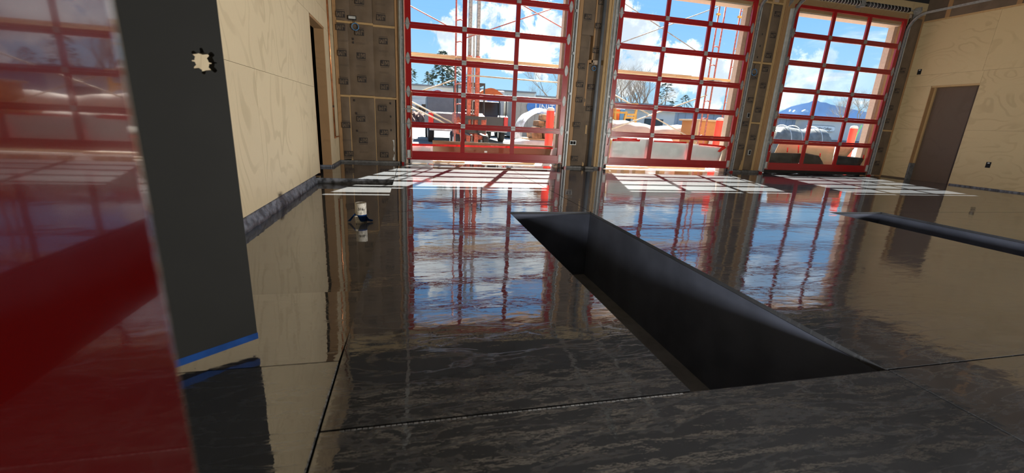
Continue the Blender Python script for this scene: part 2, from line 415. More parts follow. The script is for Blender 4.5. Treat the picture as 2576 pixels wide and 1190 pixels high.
for i, (x0, x1) in enumerate(PIT):
    mb = MB(); t_ = .03
    mb.box(x0-t_, x0, PY0-t_, PY1+t_, PD, -.0255); mb.box(x1, x1+t_, PY0-t_, PY1+t_, PD, -.0255)
    mb.box(x0, x1, PY0-t_, PY0, PD, -.0255); mb.box(x0, x1, PY1, PY1+t_, PD, -.0255); pit = tag(mb.build('floor_pit', 'pit_lining', floor), 'rectangular open pit lined in dark charcoal')
    mb = MB(); mb.box(x0-t_, x1+t_, PY0-t_, PY1+t_, PD-.03, PD); mb.build('pit_bottom', 'pit_floor', pit)
# rows of small pale blocks along the joint edges
mb = MB()
for i in range(70):
    x = JX+.06+i*(PIT[0][0]-JX-.1)/70; mb.box(x, x+.013, PY0-.0075-random.random()*.003, PY0-.0045, -.004, .0006)
for i in range(60):
    y = .55+i*.0165; mb.box(JX-.006-random.random()*.002, JX-.0035, y, y+.013, -.004, .0006)
tag(mb.build('joint_flecks', 'pale_joint', floor), 'pale flecks along the control joints', kind='stuff')

# ---- left wall: plywood sheets on a dark backing, two doorways
wl = MB(); DY0, DY1, DH = 7.05, 8.10, 2.29          # doorway near the garage doors
for (y0, y1, z0, z1) in ((YB, .10, .03, ZC+.25), (.10, 1.08, 2.2, ZC+.25), (1.08, DY0, .034, ZC+.25), (DY0, DY1, DH, ZC+.25), (DY1, D+.14, .03, ZC+.25)):
    wl.box(XL-.12, XL-.014, y0, y1, z0, z1)
wall_l = struct(wl.build('wall_left', 'sheath'), 'plywood clad wall on the left with a narrow doorway', 'wall')
def sheet(parent, y0, y1, z0, z1, x, dx, m='plywood'):
    mb = MB(); g = .0016; a, b_ = sorted((x, x+dx)); mb.box(a, b_, y0+g, y1-g, z0+g, z1-g)
    return mb.build('plywood_sheet', m, parent)
for (z0, z1, cuts) in ((.034, 1.29, (YB, -4.1, -1.7, .10)), (1.29, 2.57, (YB, -3.3, -.9, .10)), (2.57, 3.85, (YB, -4., -1.6, .8, 3.2, 5.6, 8.0, D)), (.034, 1.29, (1.08, 2.1, 4.55, DY0)), (1.29, 2.29, (1.08, 3.42, 5.85, DY0)), (2.29, 2.57, (.10, 3.42, 5.85, 8.05, D)), (.03, 2.29, (DY1, D))):
    for a, b_ in zip(cuts, cuts[1:]): sheet(wall_l, a, b_, z0, z1, XL-.013, .013)
sheet(wall_l, .10, 1.08, 2.2, 2.29, XL-.013, .013)
for (y0, y1, n) in ((DY0-.002, DY0+.03, 'jamb_lumber'), (DY1-.035, DY1, 'jamb_lumber')):
    mb = MB(); mb.box(XL-.15, XL-.001, y0, y1, .02, DH); mb.build(n, 'lumber', wall_l, bevel=.002)
mb = MB(); mb.box(XL-.15, XL-.001, DY0, DY1, DH-.035, DH+.002); mb.build('head_lumber', 'lumber', wall_l, bevel=.002)
mb = MB(); mb.box(XL-1.5, XL-.2, DY0-.6, DY0-.55, .0, 2.6); mb.box(XL-1.5, XL-1.4, DY0-.6, DY1+.8, 0, 2.6); mb.box(XL-1.5, XL-.12, DY1+.8, DY1+.85, 0, 2.6); mb.box(XL-1.5, XL-.12, DY0-.6, DY1+.85, 2.6, 2.65)
mb.box(XL-1.5, XL-.13, -.4, -.35, 0, 2.6); mb.box(XL-1.5, XL-1.4, -.4, 1.6, 0, 2.6); mb.box(XL-1.5, XL-.13, 1.55, 1.6, 0, 2.6); mb.box(XL-1.5, XL-.13, -.4, 1.6, 2.6, 2.65)
tag(mb.build('dark_room', 'void_black', wall_l), 'unlit room behind the doorway')
# base scraps at the far end
mb = MB(); mb.box(XL, XL+.02, DY1, D-.01, -.01, .045); mb.box(XL-.2, XL+.0, DY1-.04, DY1+.005, -.005, .04); mb.build('base_strip', 'curb', wall_l, bevel=.004)

# ---- right wall
RDY0, RDY1, RDH = 7.47, 8.42, 2.30; YR = 9.10
wr = MB()
for (y0, y1, z0, z1) in ((YB, RDY0, 0, ZC+.25), (RDY0, RDY1, RDH, ZC+.25), (RDY1, YR+.1, 0, ZC+.25)): wr.box(XR+.014, XR+.15, y0, y1, z0, z1)
wall_r = struct(wr.build('wall_right', 'kraft'), 'plywood clad wall on the right with a closed-off doorway', 'wall')
for (z0, z1, cuts) in ((.03, 1.27, (YB, -4.2, -1.8, .6, 3., 5.2, RDY0)), (1.27, 2.57, (YB, -3., -.6, 1.8, 4.2, 6.4, RDY0)), (2.57, 3.82, (YB, -4.6, -2.2, .2, 2.6, 5.05, 7.5, YR))):
    for a, b_ in zip(cuts, cuts[1:]): sheet(wall_r, a, b_, z0, z1, XR, .013, 'plywood_x')
sheet(wall_r, RDY0, YR, RDH, 2.57, XR, .013, 'plywood_x'); sheet(wall_r, RDY1, YR, 1.27, RDH, XR, .013, 'plywood_x'); sheet(wall_r, RDY1, YR, .03, 1.27, XR, .013, 'plywood_x')
mb = MB(); mb.box(XR+.001, XR+.105, RDY1-.012, RDY1, .42, RDH); mb.build('jamb_board', 'lumber', wall_r); mb = MB(); mb.box(XR+.105, XR+.15, RDY1-.045, RDY1, .42, RDH); mb.build('jamb_lumber', 'lumber_pale', wall_r, bevel=.003)
mb = MB(); mb.box(XR+.001, XR+.15, RDY1-.045, RDY1, .0, .42); mb.build('jamb_base', 'concrete_edge', wall_r, bevel=.003)
mb = MB(); mb.box(XR+.001, XR+.15, RDY0-.002, RDY1, RDH-.04, RDH+.001); mb.build('head_lumber', 'lumber_pale', wall_r, bevel=.003)
mb = MB(); mb.box(XR+.001, XR+.15, RDY0-.03, RDY0+.002, .0, .40); mb.build('jamb_lumber', 'lumber_pale', wall_r, bevel=.003)
mb = MB(); mb.box(XR+.15, XR+.17, RDY0-.05, RDY1+.05, -.02, RDH+.03); tag(mb.build('door_blank', 'plywood_dark', wall_r), 'dark brown board closing the doorway')
mb = MB(); mb.box(XR-.012, XR+.006, YB, RDY0-.02, -.005, .03); mb.build('base_strip', 'curb', wall_r, bevel=.005)
for i in range(12):
    y = -5.6+i*1.28; mb = MB(); mb.box(XR+.002, XR+.04, y, y+.09, 3.84, ZC); mb.build('stud', 'lumber', wall_r)
mb = MB(); mb.box(XR+.0, XR+.05, YB, YR, 3.82, 3.86); mb.build('plate', 'lumber_pale', wall_r)

# ---- back wall: outer sheathing and stucco, lumber, kraft-faced insulation
wb = MB()
EDG = [(-1.8, OPEN[0][0]), (OPEN[0][1], OPEN[1][0]), (OPEN[1][1], OPEN[2][0]), (OPEN[2][1], 15.)]
for (x0, x1) in EDG: wb.box(x0, x1, D+.14, YO, -.02, ZC+.6)
for (x0, x1) in OPEN: wb.box(x0, x1, D+.03, YO, HEAD, ZC+.6)
wall_b = struct(wb.build('wall_back', 'stucco'), 'stud wall with brown faced insulation between three overhead doors', 'wall')
def board(name, x0, x1, z0, z1, m='lumber', y0=0., y1=.14): 
    mb = MB(); mb.box(x0, x1, D+y0, D+y1, z0, z1); return mb.build(name, m, wall_b, bevel=.003)
# header lumber and plywood above the doors
for a in DA:
    board('header', a-.16, a+3.36, 3.73, 3.99, 'lumber_x', .02, .138); 
for (x0, x1) in ((XL, 2.4), (2.4, 4.8), (4.8, 7.2), (7.2, 9.6), (9.6, 12.0), (12.0, 12.5)):
    mb = MB(); mb.box(x0+.002, x1-.002, D+.005, D+.018, 3.99, 4.26); mb.build('plywood_sheet', 'plywood_x', wall_b); mb = MB(); mb.box(x0+.002, x1-.002, D+.01, D+.028, 4.262, ZC+.25); mb.build('upper_sheathing', 'ceiling_board', wall_b)
ins = {}
def jm_mesh():
    mb = MB(); mb.box(-.062, .062, 0, .001, -.042, .042); 
    mb.cur = 0
    for z in (-.058,): mb.box(-.06, .06, 0, .001, z-.0025, z+.0025)
    mb.cur = 1
    # the letters J and M, lighter on the dark block
    for (a, b_, c, d) in ((-.030, -.018, -.028, .030), (-.052, -.030, -.028, -.014), (-.052, -.043, -.014, -.002)): mb.box(a, b_, -.0012, .0002, c, d)
    for (a, b_) in ((-.006, .006), (.042, .054)): mb.box(a, b_, -.0012, .0002, -.028, .030)
    mb.prism([(.004, .030), (.016, .030), (.024, .004), (.032, .030), (.044, .030), (.029, -.018), (.019, -.018)], (0, -.0012, 0), (1, 0, 0), (0, 0, 1), (0, .0012, 0))
    mb.v = [(x*1.28, y, z*1.28) for x, y, z in mb.v]; me = mb.mesh('printed_mark'); me.materials.append(M['kraft_ink']); me.materials.append(M['kraft']); me.polygons.foreach_set('material_index', mb.mi); return me
JM = jm_mesh()
mb = MB()
for z in (0, .02): mb.box(-.085, .085, 0, .001, z, z+.003)
LINE = mb.mesh('printed_line'); LINE.materials.append(M['kraft_ink'])
mb = MB(); mb.box(-.014, .014, 0, .001, -.02, .02); SMALL = mb.mesh('printed_stamp'); SMALL.materials.append(M['kraft_ink'])
def puff(x, z, x0, x1, z0, z1, seed):
    u = (x-x0)/(x1-x0); v = (z-z0)/(z1-z0); q = (min(u, 1-u)*4, min(v, 1-v)*9)
    e = min(1, q[0])*min(1, q[1]); e = e*(2-e)
    nz = mnoise.noise((x*6+seed, z*3.2, seed*1.7))*.020 + mnoise.noise((x*16+seed, z*9, seed))*.008
    return -(.002+e*(.016+nz))
def batt(x0, x1, z0, z1, marks=(), flip=(), m='kraft'):
    seed = random.uniform(0, 50); nx, nz = max(4, int((x1-x0)/.05)), max(6, int((z1-z0)/.07))
    mb = MB(); n0 = 0
    for j in range(nz+1):
        for i in range(nx+1):
            x = x0+(x1-x0)*i/nx; z = z0+(z1-z0)*j/nz; mb.v.append((x, D+puff(x, z, x0, x1, z0, z1, seed), z))
    for j in range(nz):
        for i in range(nx):
            a = j*(nx+1)+i; mb.f.append((a, a+1, a+nx+2, a+nx+1)); mb.mi.append(0)
    n = len(mb.v); mb.v += [(x0, D+.09, z0), (x1, D+.09, z0), (x1, D+.09, z1), (x0, D+.09, z1)]; mb.f.append((n, n+3, n+2, n+1)); mb.mi.append(0)
    o = mb.build('insulation_batt', m, wall_b, smooth=True)
    for (k, x, z, fl_) in marks:
        me = {'JM': JM, 'line': LINE, 'dot': SMALL}[k]
        y = D+min(puff(x+dx, z+dz, x0, x1, z0, z1, seed) for dx in (-.08, -.04, 0, .04, .08) for dz in (-.055, 0, .055))-.002
        inst('printed_mark', me, (x, y, z), (0, math.pi if fl_ else 0, 0), o)
    return o
# left bay
LZ = (0.06, 1.255, 2.545, 3.80)
for (x0, x1) in ((-1.405, -1.34), (-.307, -.232), (-.228, -.15)): board('stud', x0, x1, .0, 3.99)
for x in (-1.177, -.717): 
    board('stud', x-.019, x+.019, .04, 1.25, 'lumber_pale'); board('stud', x-.019, x+.019, 1.29, 3.8, 'lumber_pale', .012)
for (x0, x1, z) in ((-1.34, -1.16, 1.262), (-1.16, -.70, 1.268), (-.70, -.307, 1.262), (-1.34, -1.1, 2.56), (-1.1, -.70, 2.562), (-.70, -.307, 2.545)): board('blocking', x0, x1, z-.018, z+.02, 'lumber_pale', -.006)
board('bottom_plate', -1.40, -.15, .0, .045, 'concrete_edge', -.02)
batt(-1.335, -1.185, .06, 1.24, (('JM', -1.26, .72, 1), ('line', -1.26, .42, 0), ('JM', -1.235, .17, 0)))
batt(-1.168, -.722, .05, 1.245, (('dot', -1.09, 1.19, 0), ('JM', -.98, .85, 1), ('dot', -1.06, .95, 0), ('dot', -1.06, .62, 0), ('JM', -.95, .44, 0), ('line', -.96, .58, 0), ('line', -.95, .2, 0)))
batt(-.708, -.33, .05, 1.24, (('JM', -.57, 1.07, 1), ('JM', -.555, .61, 0), ('JM', -.56, .17, 1), ('dot', -.42, 1.17, 0), ('dot', -.42, .92, 0), ('dot', -.42, .66, 0), ('line', -.56, .80, 0)))
batt(-1.335, -1.15, 1.285, 2.54, (('JM', -1.26, 1.52, 1), ('JM', -1.265, 2.02, 1), ('JM', -1.27, 2.46, 1), ('line', -1.24, 2.22, 0), ('line', -1.24, 1.8, 0)))
batt(-1.152, -.705, 1.295, 2.54, (('JM', -.93, 1.58, 1), ('JM', -.93, 2.0, 0), ('JM', -.94, 2.40, 1), ('dot', -1.06, 2.28, 0), ('dot', -1.06, 2.22, 0), ('line', -.94, 1.8, 0), ('line', -.93, 2.2, 0)))
batt(-.708, -.312, 1.29, 2.53, (('JM', -.52, 1.47, 1), ('JM', -.50, 1.90, 0), ('JM', -.52, 2.29, 1), ('line', -.52, 1.72, 0), ('line', -.52, 2.1, 0)))
batt(-1.335, -1.1, 2.585, 3.9, (('JM', -1.26, 2.68, 1), ('JM', -1.22, 3.3, 0)))
batt(-1.098, -.705, 2.585, 3.9, (('JM', -.92, 2.93, 0), ('dot', -1.04, 2.95, 0), ('JM', -.9, 3.5, 1)))
batt(-.70, -.312, 2.57, 3.9, (('JM', -.55, 2.69, 1), ('line', -.56, 2.9, 0), ('JM', -.5, 3.3, 0)))
tag(board('vapor_strip', -.40, -.365, .06, .47, 'galv_white', -.012, .0), 'bare white strip beside the insulation')
# middle bay between the first two doors
for (x0, x1) in ((3.285, 3.36), (3.364, 3.44), (4.0, 4.06), (4.07, 4.17)): board('stud', x0, x1, .0, 3.99, 'lumber' if x0 < 4 else 'lumber_pale')
board('stud', 3.72, 3.757, .05, .95, 'lumber_pale', -.012); board('stud', 3.63, 3.665, 1.35, 2.28, 'lumber', -.012); board('stud', 3.715, 3.75, 2.22, 3.99, 'lumber', -.012)
board('blocking', 3.665, 3.75, 2.23, 2.29, 'lumber', -.012); board('bottom_plate', 3.27, 4.24, .0, .045, 'concrete_edge', -.015)
batt(3.444, 3.71, .06, 1.6, (('JM', 3.50, .95, 0), ('JM', 3.51, 1.47, 1), ('line', 3.58, 1.2, 0), ('JM', 3.52, .22, 0)))
batt(3.444, 3.63, 1.6, 2.75, (('JM', 3.50, 1.78, 1), ('JM', 3.5, 2.15, 0), ('line', 3.53, 2.5, 0)))
batt(3.668, 3.995, .06, 2.2, (('JM', 3.77, 1.30, 1), ('JM', 3.76, 1.75, 0), ('line', 3.8, 1.0, 0)))
batt(3.444, 3.71, 2.76, 3.95, (('JM', 3.55, 3.1, 0),)); batt(3.755, 3.995, 2.3, 3.95, (('JM', 3.80, 2.48, 1), ('JM', 3.8, 2.95, 0), ('JM', 3.83, 3.4, 1)))
# bay between the second and third doors
for (x0, x1) in ((7.655, 7.715), (8.245, 8.315), (8.325, 8.365), (8.37, 8.49)): board('stud', x0, x1, .0, 3.99, 'lumber_pale' if x0 < 8.3 else 'lumber')
board('stud', 7.94, 7.985, .04, 3.99, 'lumber_pale', -.012); board('stud', 7.89, 7.938, .04, .30, 'lumber_pale', -.012)
for (x0, x1, z) in ((7.715, 7.94, 2.55), (7.985, 8.245, 2.55), (7.715, 7.94, 3.82), (7.985, 8.245, 3.82), (7.985, 8.245, 1.20)): board('blocking', x0, x1, z-.02, z+.02, 'lumber_pale', -.006)
board('bottom_plate', 7.6, 8.6, .0, .06, 'concrete_edge', -.012)
batt(7.718, 7.937, .07, 2.52, (('JM', 7.83, .62, 1), ('JM', 7.82, 1.17, 0), ('JM', 7.83, 1.72, 0), ('JM', 7.82, 2.25, 0), ('line', 7.83, .95, 0), ('line', 7.83, 2.0, 0)))
batt(7.988, 8.242, .07, 1.17, (('JM', 8.1, .85, 1), ('line', 8.1, .66, 0))); batt(7.988, 8.242, 1.225, 2.52, (('JM', 8.1, 1.50, 1), ('JM', 8.1, 2.05, 1), ('JM', 8.08, 2.42, 1), ('line', 8.1, 1.8, 0)))
batt(7.718, 7.937, 2.58, 3.79, (('dot', 7.8, 2.66, 0), ('dot', 7.81, 2.9, 0), ('dot', 7.82, 3.15, 0))); batt(7.988, 8.242, 2.58, 3.79, (('JM', 8.1, 2.72, 1), ('JM', 8.11, 3.15, 1), ('JM', 8.12, 3.6, 0)))
# corner bay right of the third door
for (x0, x1) in ((11.90, 11.97), (12.43, 12.49)): board('stud', x0, x1, .0, 3.99)
batt(12.03, 12.43, .03, 1.18, (('JM', 12.2, .35, 0), ('JM', 12.2, .7, 0))); batt(12.03, 12.43, 1.22, 3.9, (('JM', 12.15, 1.45, 0), ('JM', 12.15, 1.78, 0), ('JM', 12.2, 2.2, 0), ('JM', 12.2, 2.7, 0)))
board('blocking', 12.03, 12.43, 1.18, 1.22, 'lumber_pale', -.006)

# ---- rear wall (behind the camera), ceiling and joists
wf = MB(); wf.box(XL-.12, XR+.15, YB-.2, YB, 0, ZC+.25)
struct(wf.build('wall_front', 'plywood_x'), 'plain plywood wall behind the viewer', 'wall')
mb = MB(); mb.box(XL-.12, XR+.15, YB-.2, YO, ZC+.25, ZC+.35)
ceil = struct(mb.build('ceiling', 'ceiling_board'), 'dark roof deck on timber joists', 'ceiling')
for i in range(26):
    y = YB+.3+i*.61; mb = MB(); mb.box(XL, XR, y, y+.045, ZC+.15, ZC+.25); mb.build('joist', 'joist', ceil)

# ---- added fill lamps, unseen, brightening the hall from behind the viewer
def fill_lamp(loc, aim, power, label):
    r = thing('fill_lamp', label, 'fill lamp', loc, 0., 'added fill lamps behind the viewer')
    L_ = Vector(loc); H = .42
    mb = MB(); mb.tube([L_+Vector((0, 0, .2)), L_+Vector((0, 0, H))], .016); mb.build('mast', 'dark_steel', r)
    for k in range(3):
        a = k*2.094+.4; mb = MB(); mb.tube([L_+Vector((0, 0, .32)), L_+Vector((math.cos(a)*.38, math.sin(a)*.38, .012))], .012); mb.build('leg', 'dark_steel', r)
    c = L_+Vector((0, 0, H+.12)); d = (Vector(aim)-c).normalized(); sd = d.cross(Vector((0, 0, 1))).normalized(); u = sd.cross(d)
    mb = MB(); mb.obox(c-d*.05, sd*.36, u*.22, d*.04); mb.build('head', 'lamp_body', r, bevel=.01)
    ld = bpy.data.lights.new('lamp_light', 'AREA'); lo = bpy.data.objects.new('lamp_light', ld); COL.objects.link(lo); ld.shape = 'RECTANGLE'; ld.size = .66; ld.size_y = .4
    ld.energy = power; ld.color = (1, .955, .88); ld.spread = math.radians(95); lo.parent = r; lo.location = c-L_+d*.01; lo.rotation_euler = d.to_track_quat('-Z', 'Y').to_euler()
    return r
fill_lamp((8.9, -3.4, 0), (-1.4, 5.0, 2.2), 310, 'added unseen yellow tripod fill lamp facing the left plywood wall')
fill_lamp((-.75, -3.0, 0), (12.5, 6.5, 2.6), 200, 'added unseen yellow tripod fill lamp facing the right plywood wall')

# ================================================================== OVERHEAD DOORS
TZ = [.09]+[Z0+S*j for j in range(1, 6)]+[3.855]
YF, YK = D-.034, D+.012
mb = MB(); mb.box(-.046, .046, -.004, .004, -.043, -.002); mb.box(-.046, .046, -.004, .004, .002, .043); mb.tube([(-.046, -.006, 0), (.046, -.006, 0)], .006, 8)
HINGE = mb.mesh('centre_hinge'); HINGE.materials.append(M['galv'])
def leafshape(w_, h0, h1): return [(-w_, h0), (w_, h0), (w_*.98, h0+(h1-h0)*.3), (w_*.62, h0+(h1-h0)*.72), (.0, h1), (-w_*.62, h0+(h1-h0)*.72), (-w_*.98, h0+(h1-h0)*.3)]
mb = MB(); mb.prism(leafshape(.036, .004, .118), (0, -.005, 0), (1, 0, 0), (0, 0, 1), (0, .006, 0)); mb.prism([(x, -z) for x, z in leafshape(.034, .004, .105)], (0, -.005, 0), (1, 0, 0), (0, 0, 1), (0, .006, 0))
mb.tube([(-.07, -.012, 0), (.055, -.012, 0)], .008, 8); mb.box(-.03, .03, -.016, -.004, -.012, .012)
SIDEH = mb.mesh('roller_hinge'); SIDEH.materials.append(M['galv'])
def garage_door(i):
    a = DA[i]
    lab = ('red framed overhead door nearest the left wall, lift truck and wrapped pallet outside',
           'middle red framed overhead door with white plastic taped over its bottom panes',
           'red framed overhead door beside the right wall, black plastic over its bottom panes')[i]
    r = struct(thing('door_%d' % (i+1), lab, 'garage door', (a+DW/2, D, 0)))
    xs = (a-.066, a+.042, a+DW-.030, a+DW+.075); mul = (a+DW/3, a+2*DW/3)
    for k in range(6):
        z0, z1 = TZ[k]+.0015, TZ[k+1]-.0015; gb = z0+(.175 if k == 0 else .042); gt = z1-(.068 if k < 5 else .064)
        mb = MB()
        mb.box(xs[0], xs[1], YF, YK, z0, z1); mb.box(xs[2], xs[3], YF, YK, z0, z1)
        mb.box(xs[1], xs[2], YF, YK, z0, gb); mb.box(xs[1], xs[2], YF, YK, gt, z1)
        for m_ in mul: mb.box(m_-.043, m_+.043, YF, YK, gb, gt)
        # moulded ribs along the rails
        if k < 5: mb.box(xs[1], xs[2], YF-.005, YF, gt+.016, gt+.036)
        if k: mb.box(xs[1], xs[2], YF-.005, YF, gb-.026, gb-.012)
        else: mb.box(xs[0], xs[3], YF-.008, YF, z0+.012, z0+.055)
        sec = mb.build('door_section', 'red_paint', r, bevel=.0025)
        cols = (xs[1], mul[0]-.043, mul[0]+.043, mul[1]-.043, mul[1]+.043, xs[2])
        for c in range(3):
            p = MB(); p.box(cols[2*c]-.004, cols[2*c+1]+.004, D-.012, D-.008, gb-.004, gt+.004); p.build('pane', 'pane_glass', sec)
    mb = MB(); mb.box(xs[0]+.02, xs[3]-.02, D-.02, D, .02, .092); mb.build('bottom_seal', 'black_rubber' if i == 2 else 'clear_wrap', r) if i == 2 else None
    for j in range(1, 6):
        for m_ in mul: inst('centre_hinge', HINGE, (m_, YF-.009, TZ[j]), (0, 0, 0), r)
        inst('roller_hinge', SIDEH, (a-.020, YF-.005, TZ[j]), (0, 0, 0), r); inst('roller_hinge', SIDEH, (a+DW+.026, YF-.005, TZ[j]), (0, 0, math.pi), r).location.y -= .0
    for sx_ in (-1, 1):
        x = a-.024 if sx_ < 0 else a+DW+.03
        mb = MB(); mb.box(x-.034, x+.030, YF-.012, YF, .135, .285); mb.box(x-.05, x+.05, YF-.03, YF-.01, .120, .130)
        for q in range(3): mb.tube([(x, YF-.018, .165+q*.045), (x, YF-.010, .165+q*.045)], .008, 8)
        mb.build('bottom_bracket', 'galv_white', r)
        mb = MB(); mb.box(x-.02, x+.02, YF-.005, YK, .015, .1); mb.build('rubber_end', 'black_rubber', r)
        # track: upright, bend and level run under the ceiling
        xt = a-.112 if sx_ < 0 else a+DW+.122
        path = [(xt, D-.055, .03), (xt, D-.055, 3.57)]+[(xt, D-.055-.36*(1-math.cos(q)), 3.57+.36*math.sin(q)) for q in [math.pi/2*k/10 for k in range(1, 11)]]+[(xt, 5.4, 3.955)]
        pr = [(-.028, -.020), (.028, -.020), (.028, .020), (.020, .020), (.020, .012), (.024, .012), (.024, -.016), (-.024, -.016), (-.024, .020), (-.028, .020)]
        mb = MB(); mb.sweep([(-sx_*u, v) for u, v in pr], path, (1, 0, 0)); mb.build('track', 'galv', r)
        xa = xt-.035 if sx_ < 0 else xt+.035
        mb = MB(); mb.box(min(xa, xa+sx_*.014), max(xa, xa+sx_*.014), D-.075, D-.002, .03, 3.75); mb.box(min(xa, xa+sx_*.045), max(xa, xa+sx_*.045), D-.012, D-.002, .03, 3.75); mb.build('track_angle', 'galv_white', r)
        mb = MB(); mb.box(xa-.02, xa+.02, D-.078, D-.001, -.001, .04); mb.build('track_foot', 'red_paint', r)
        for z in (.75, 1.55, 2.35, 3.15):
            mb = MB(); mb.box(min(xt, xa)-.004, max(xt, xa)+.004, D-.080, D-.03, z, z+.05); mb.build('track_bracket', 'galv', r)
        mb = MB(); x2 = xa+sx_*.03; mb.tube([(x2, D-.12, 4.02), (x2+sx_*.05, D-.12, 4.02)], .075, 18); mb.tube([(x2-.005, D-.12, 4.02), (x2+.004, D-.12, 4.02)], .085, 18); mb.build('cable_drum', 'galv', r, smooth=False)
        mb = MB(); mb.prism([(-.10, 3.86), (.0, 3.78), (.0, 4.12), (-.16, 4.12), (-.16, 3.98)], (x2+sx_*.07, D, 0), (0, 1, 0), (0, 0, 1), (sx_*.006, 0, 0)); mb.build('end_bearing_plate', 'galv', r)
    mb = MB(); mb.tube([(xs[0]-.15, D-.12, 4.02), (xs[3]+.15, D-.12, 4.02)], .014, 10); mb.build('torsion_shaft', 'galv', r)
    for (x0, x1, pt) in ((a+.35, a+1.58, .088), (a+1.80, a+3.12, .105)):
        mb = MB(); mb.tube([(x0, D-.12, 4.02), (x1, D-.12, 4.02)], .050, 16); sp = mb.build('torsion_spring', 'black_rubber', r, smooth=True)
        n = int((x1-x0)/pt*14); mb = MB(); mb.tube([(x0+(x1-x0)*k/n, D-.12+.050*math.cos(k/14*2*math.pi), 4.02+.050*math.sin(k/14*2*math.pi)) for k in range(n+1)], .011 if pt < .1 else .007, 6); mb.build('painted_coil', 'galv', sp, smooth=True)
    mb = MB(); mb.box(a+1.63, a+1.75, D-.135, D+.004, 3.95, 4.09); mb.build('centre_bearing', 'galv', r, bevel=.004)
    # slide bolt, pull handle and cord on the left stile
    x = a-.012; mb = MB(); mb.box(x-.038, x+.045, YF-.02, YF, 1.02, 1.15); mb.tube([(x-.12, YF-.025, 1.085), (x+.07, YF-.025, 1.085)], .010, 8); mb.tube([(x-.12, YF-.04, 1.085), (x-.12, YF-.01, 1.085)], .016, 10); mb.build('slide_bolt', 'galv', r)
    mb = MB(); mb.tube([(x+.01, YF-.006, .70), (x+.014, YF-.03, .68), (x+.014, YF-.032, .58), (x+.004, YF-.03, .545), (x-.014, YF-.012, .54)], .007, 8); mb.build('pull_handle', 'galv_white', r, smooth=True)
    cord = [(x+.02, YF-.03, .12), (x+.035, YF-.032, .45), (x+.036, YF-.03, .9), (x+.030, YF-.03, 1.38), (x+.045, YF-.03, 1.43), (x+.060, YF-.03, 1.38), (x+.052, YF-.03, .92)]
    mb = MB(); mb.tube(cord, .0045, 6); mb.build('pull_cord', 'lumber_pale', r, smooth=True)
    return r
doors = [garage_door(i) for i in range(3)]

# ================================================================== HOLLOW METAL DOOR LEAF, RED PANEL
PH = Vector((-.626, 1.727, 0)); dl = Vector((.749, .663, 0)).normalized(); nl = Vector((dl.y, -dl.x, 0))     # leading edge, leaf direction, face normal to the viewer
leaf = struct(thing('door_4', 'charcoal steel door standing ajar with a lock cut-out and blue tape', 'door', tuple(PH-dl*.90)))
hole = []
HC = (-.058, 1.075); NT_ = 96
def notch(q):
    r_ = .0285
    for (c, w_, L) in ((90+8, 9, .014), (-90-12, 10, .012), (140, 11, .014), (-142, 9, .012), (48, 14, .013), (-42, 13, .013), (2, 5, .008), (182, 5, .008)):
        dq = (q-c+180) % 360-180
        if abs(dq) < w_: r_ = max(r_, .0285+L*math.sqrt(max(0, 1-(dq/w_)**4)))
    return r_
for k in range(NT_):
    q = 360*k/NT_; r_ = notch(q); hole.append((HC[0]+r_*math.cos(math.radians(q)), HC[1]+r_*math.sin(math.radians(q))))
def leaf_pt(a, z, n): return PH+dl*a+Vector((0, 0, z))+nl*n
rect = []
X0, X1, ZA, ZB = -.90, 0., .034, 2.12
for k in range(NT_):                                  # matching points on the leaf's outline
    q = math.radians(360*k/NT_); c, s_ = math.cos(q), math.sin(q); best = 1e9
    if c > 1e-6: best = min(best, (X1-HC[0])/c)
    if c < -1e-6: best = min(best, (X0-HC[0])/c)
    if s_ > 1e-6: best = min(best, (ZB-HC[1])/s_)
    if s_ < -1e-6: best = min(best, (ZA-HC[1])/s_)
    rect.append((HC[0]+best*c, HC[1]+best*s_))
for cx, cz in ((X1, ZB), (X0, ZB), (X0, ZA), (X1, ZA)):
    k = min(range(NT_), key=lambda i: (rect[i][0]-cx)**2+(rect[i][1]-cz)**2); rect[k] = (cx, cz)
mb = MB()
for (n_, rv) in ((0., False), (-.045, True)):
    for k in range(NT_):
        k2 = (k+1) % NT_; q = [leaf_pt(*hole[k], n_), leaf_pt(*hole[k2], n_), leaf_pt(*rect[k2], n_), leaf_pt(*rect[k], n_)]
        mb.quad(*(reversed(q) if rv else q))
for k in range(NT_):
    k2 = (k+1) % NT_; mb.quad(leaf_pt(*rect[k], 0), leaf_pt(*rect[k2], 0), leaf_pt(*rect[k2], -.045), leaf_pt(*rect[k], -.045))
lo_ = mb.build('leaf', 'charcoal', leaf)
mb = MB()
for k in range(NT_):
    k2 = (k+1) % NT_; mb.quad(leaf_pt(*hole[k], 0), leaf_pt(*hole[k2], 0), leaf_pt(*hole[k2], -.045), leaf_pt(*hole[k], -.045))
tag(mb.build('lock_cutout', 'void_black', lo_), 'notched round hole cut through the leaf')
mb = MB()
for (z0, z1, n_) in ((.034, .057, .0012), ): mb.prism([(X0, z0), (.002, z0-.001), (.002, z1), (-.3, z1+.002), (X0, z1)], PH+nl*n_, dl, (0, 0, 1), -nl*.0011)
mb.prism([(X0, 0), (.002, 0), (.002, .004), (X0, .004)], PH+Vector((0, 0, .030))+nl*.001, dl, (0, 0, 1), -nl*.047)
tag(mb.build('masking_tape', 'blue_tape', leaf), 'blue masking tape along the bottom edge')
for z in (.25, 1.06, 1.86):
    mb = MB(); mb.tube([leaf_pt(-.905, z-.057, .004), leaf_pt(-.905, z+.057, .004)], .009, 10); mb.build('hinge', 'dark_steel', leaf)

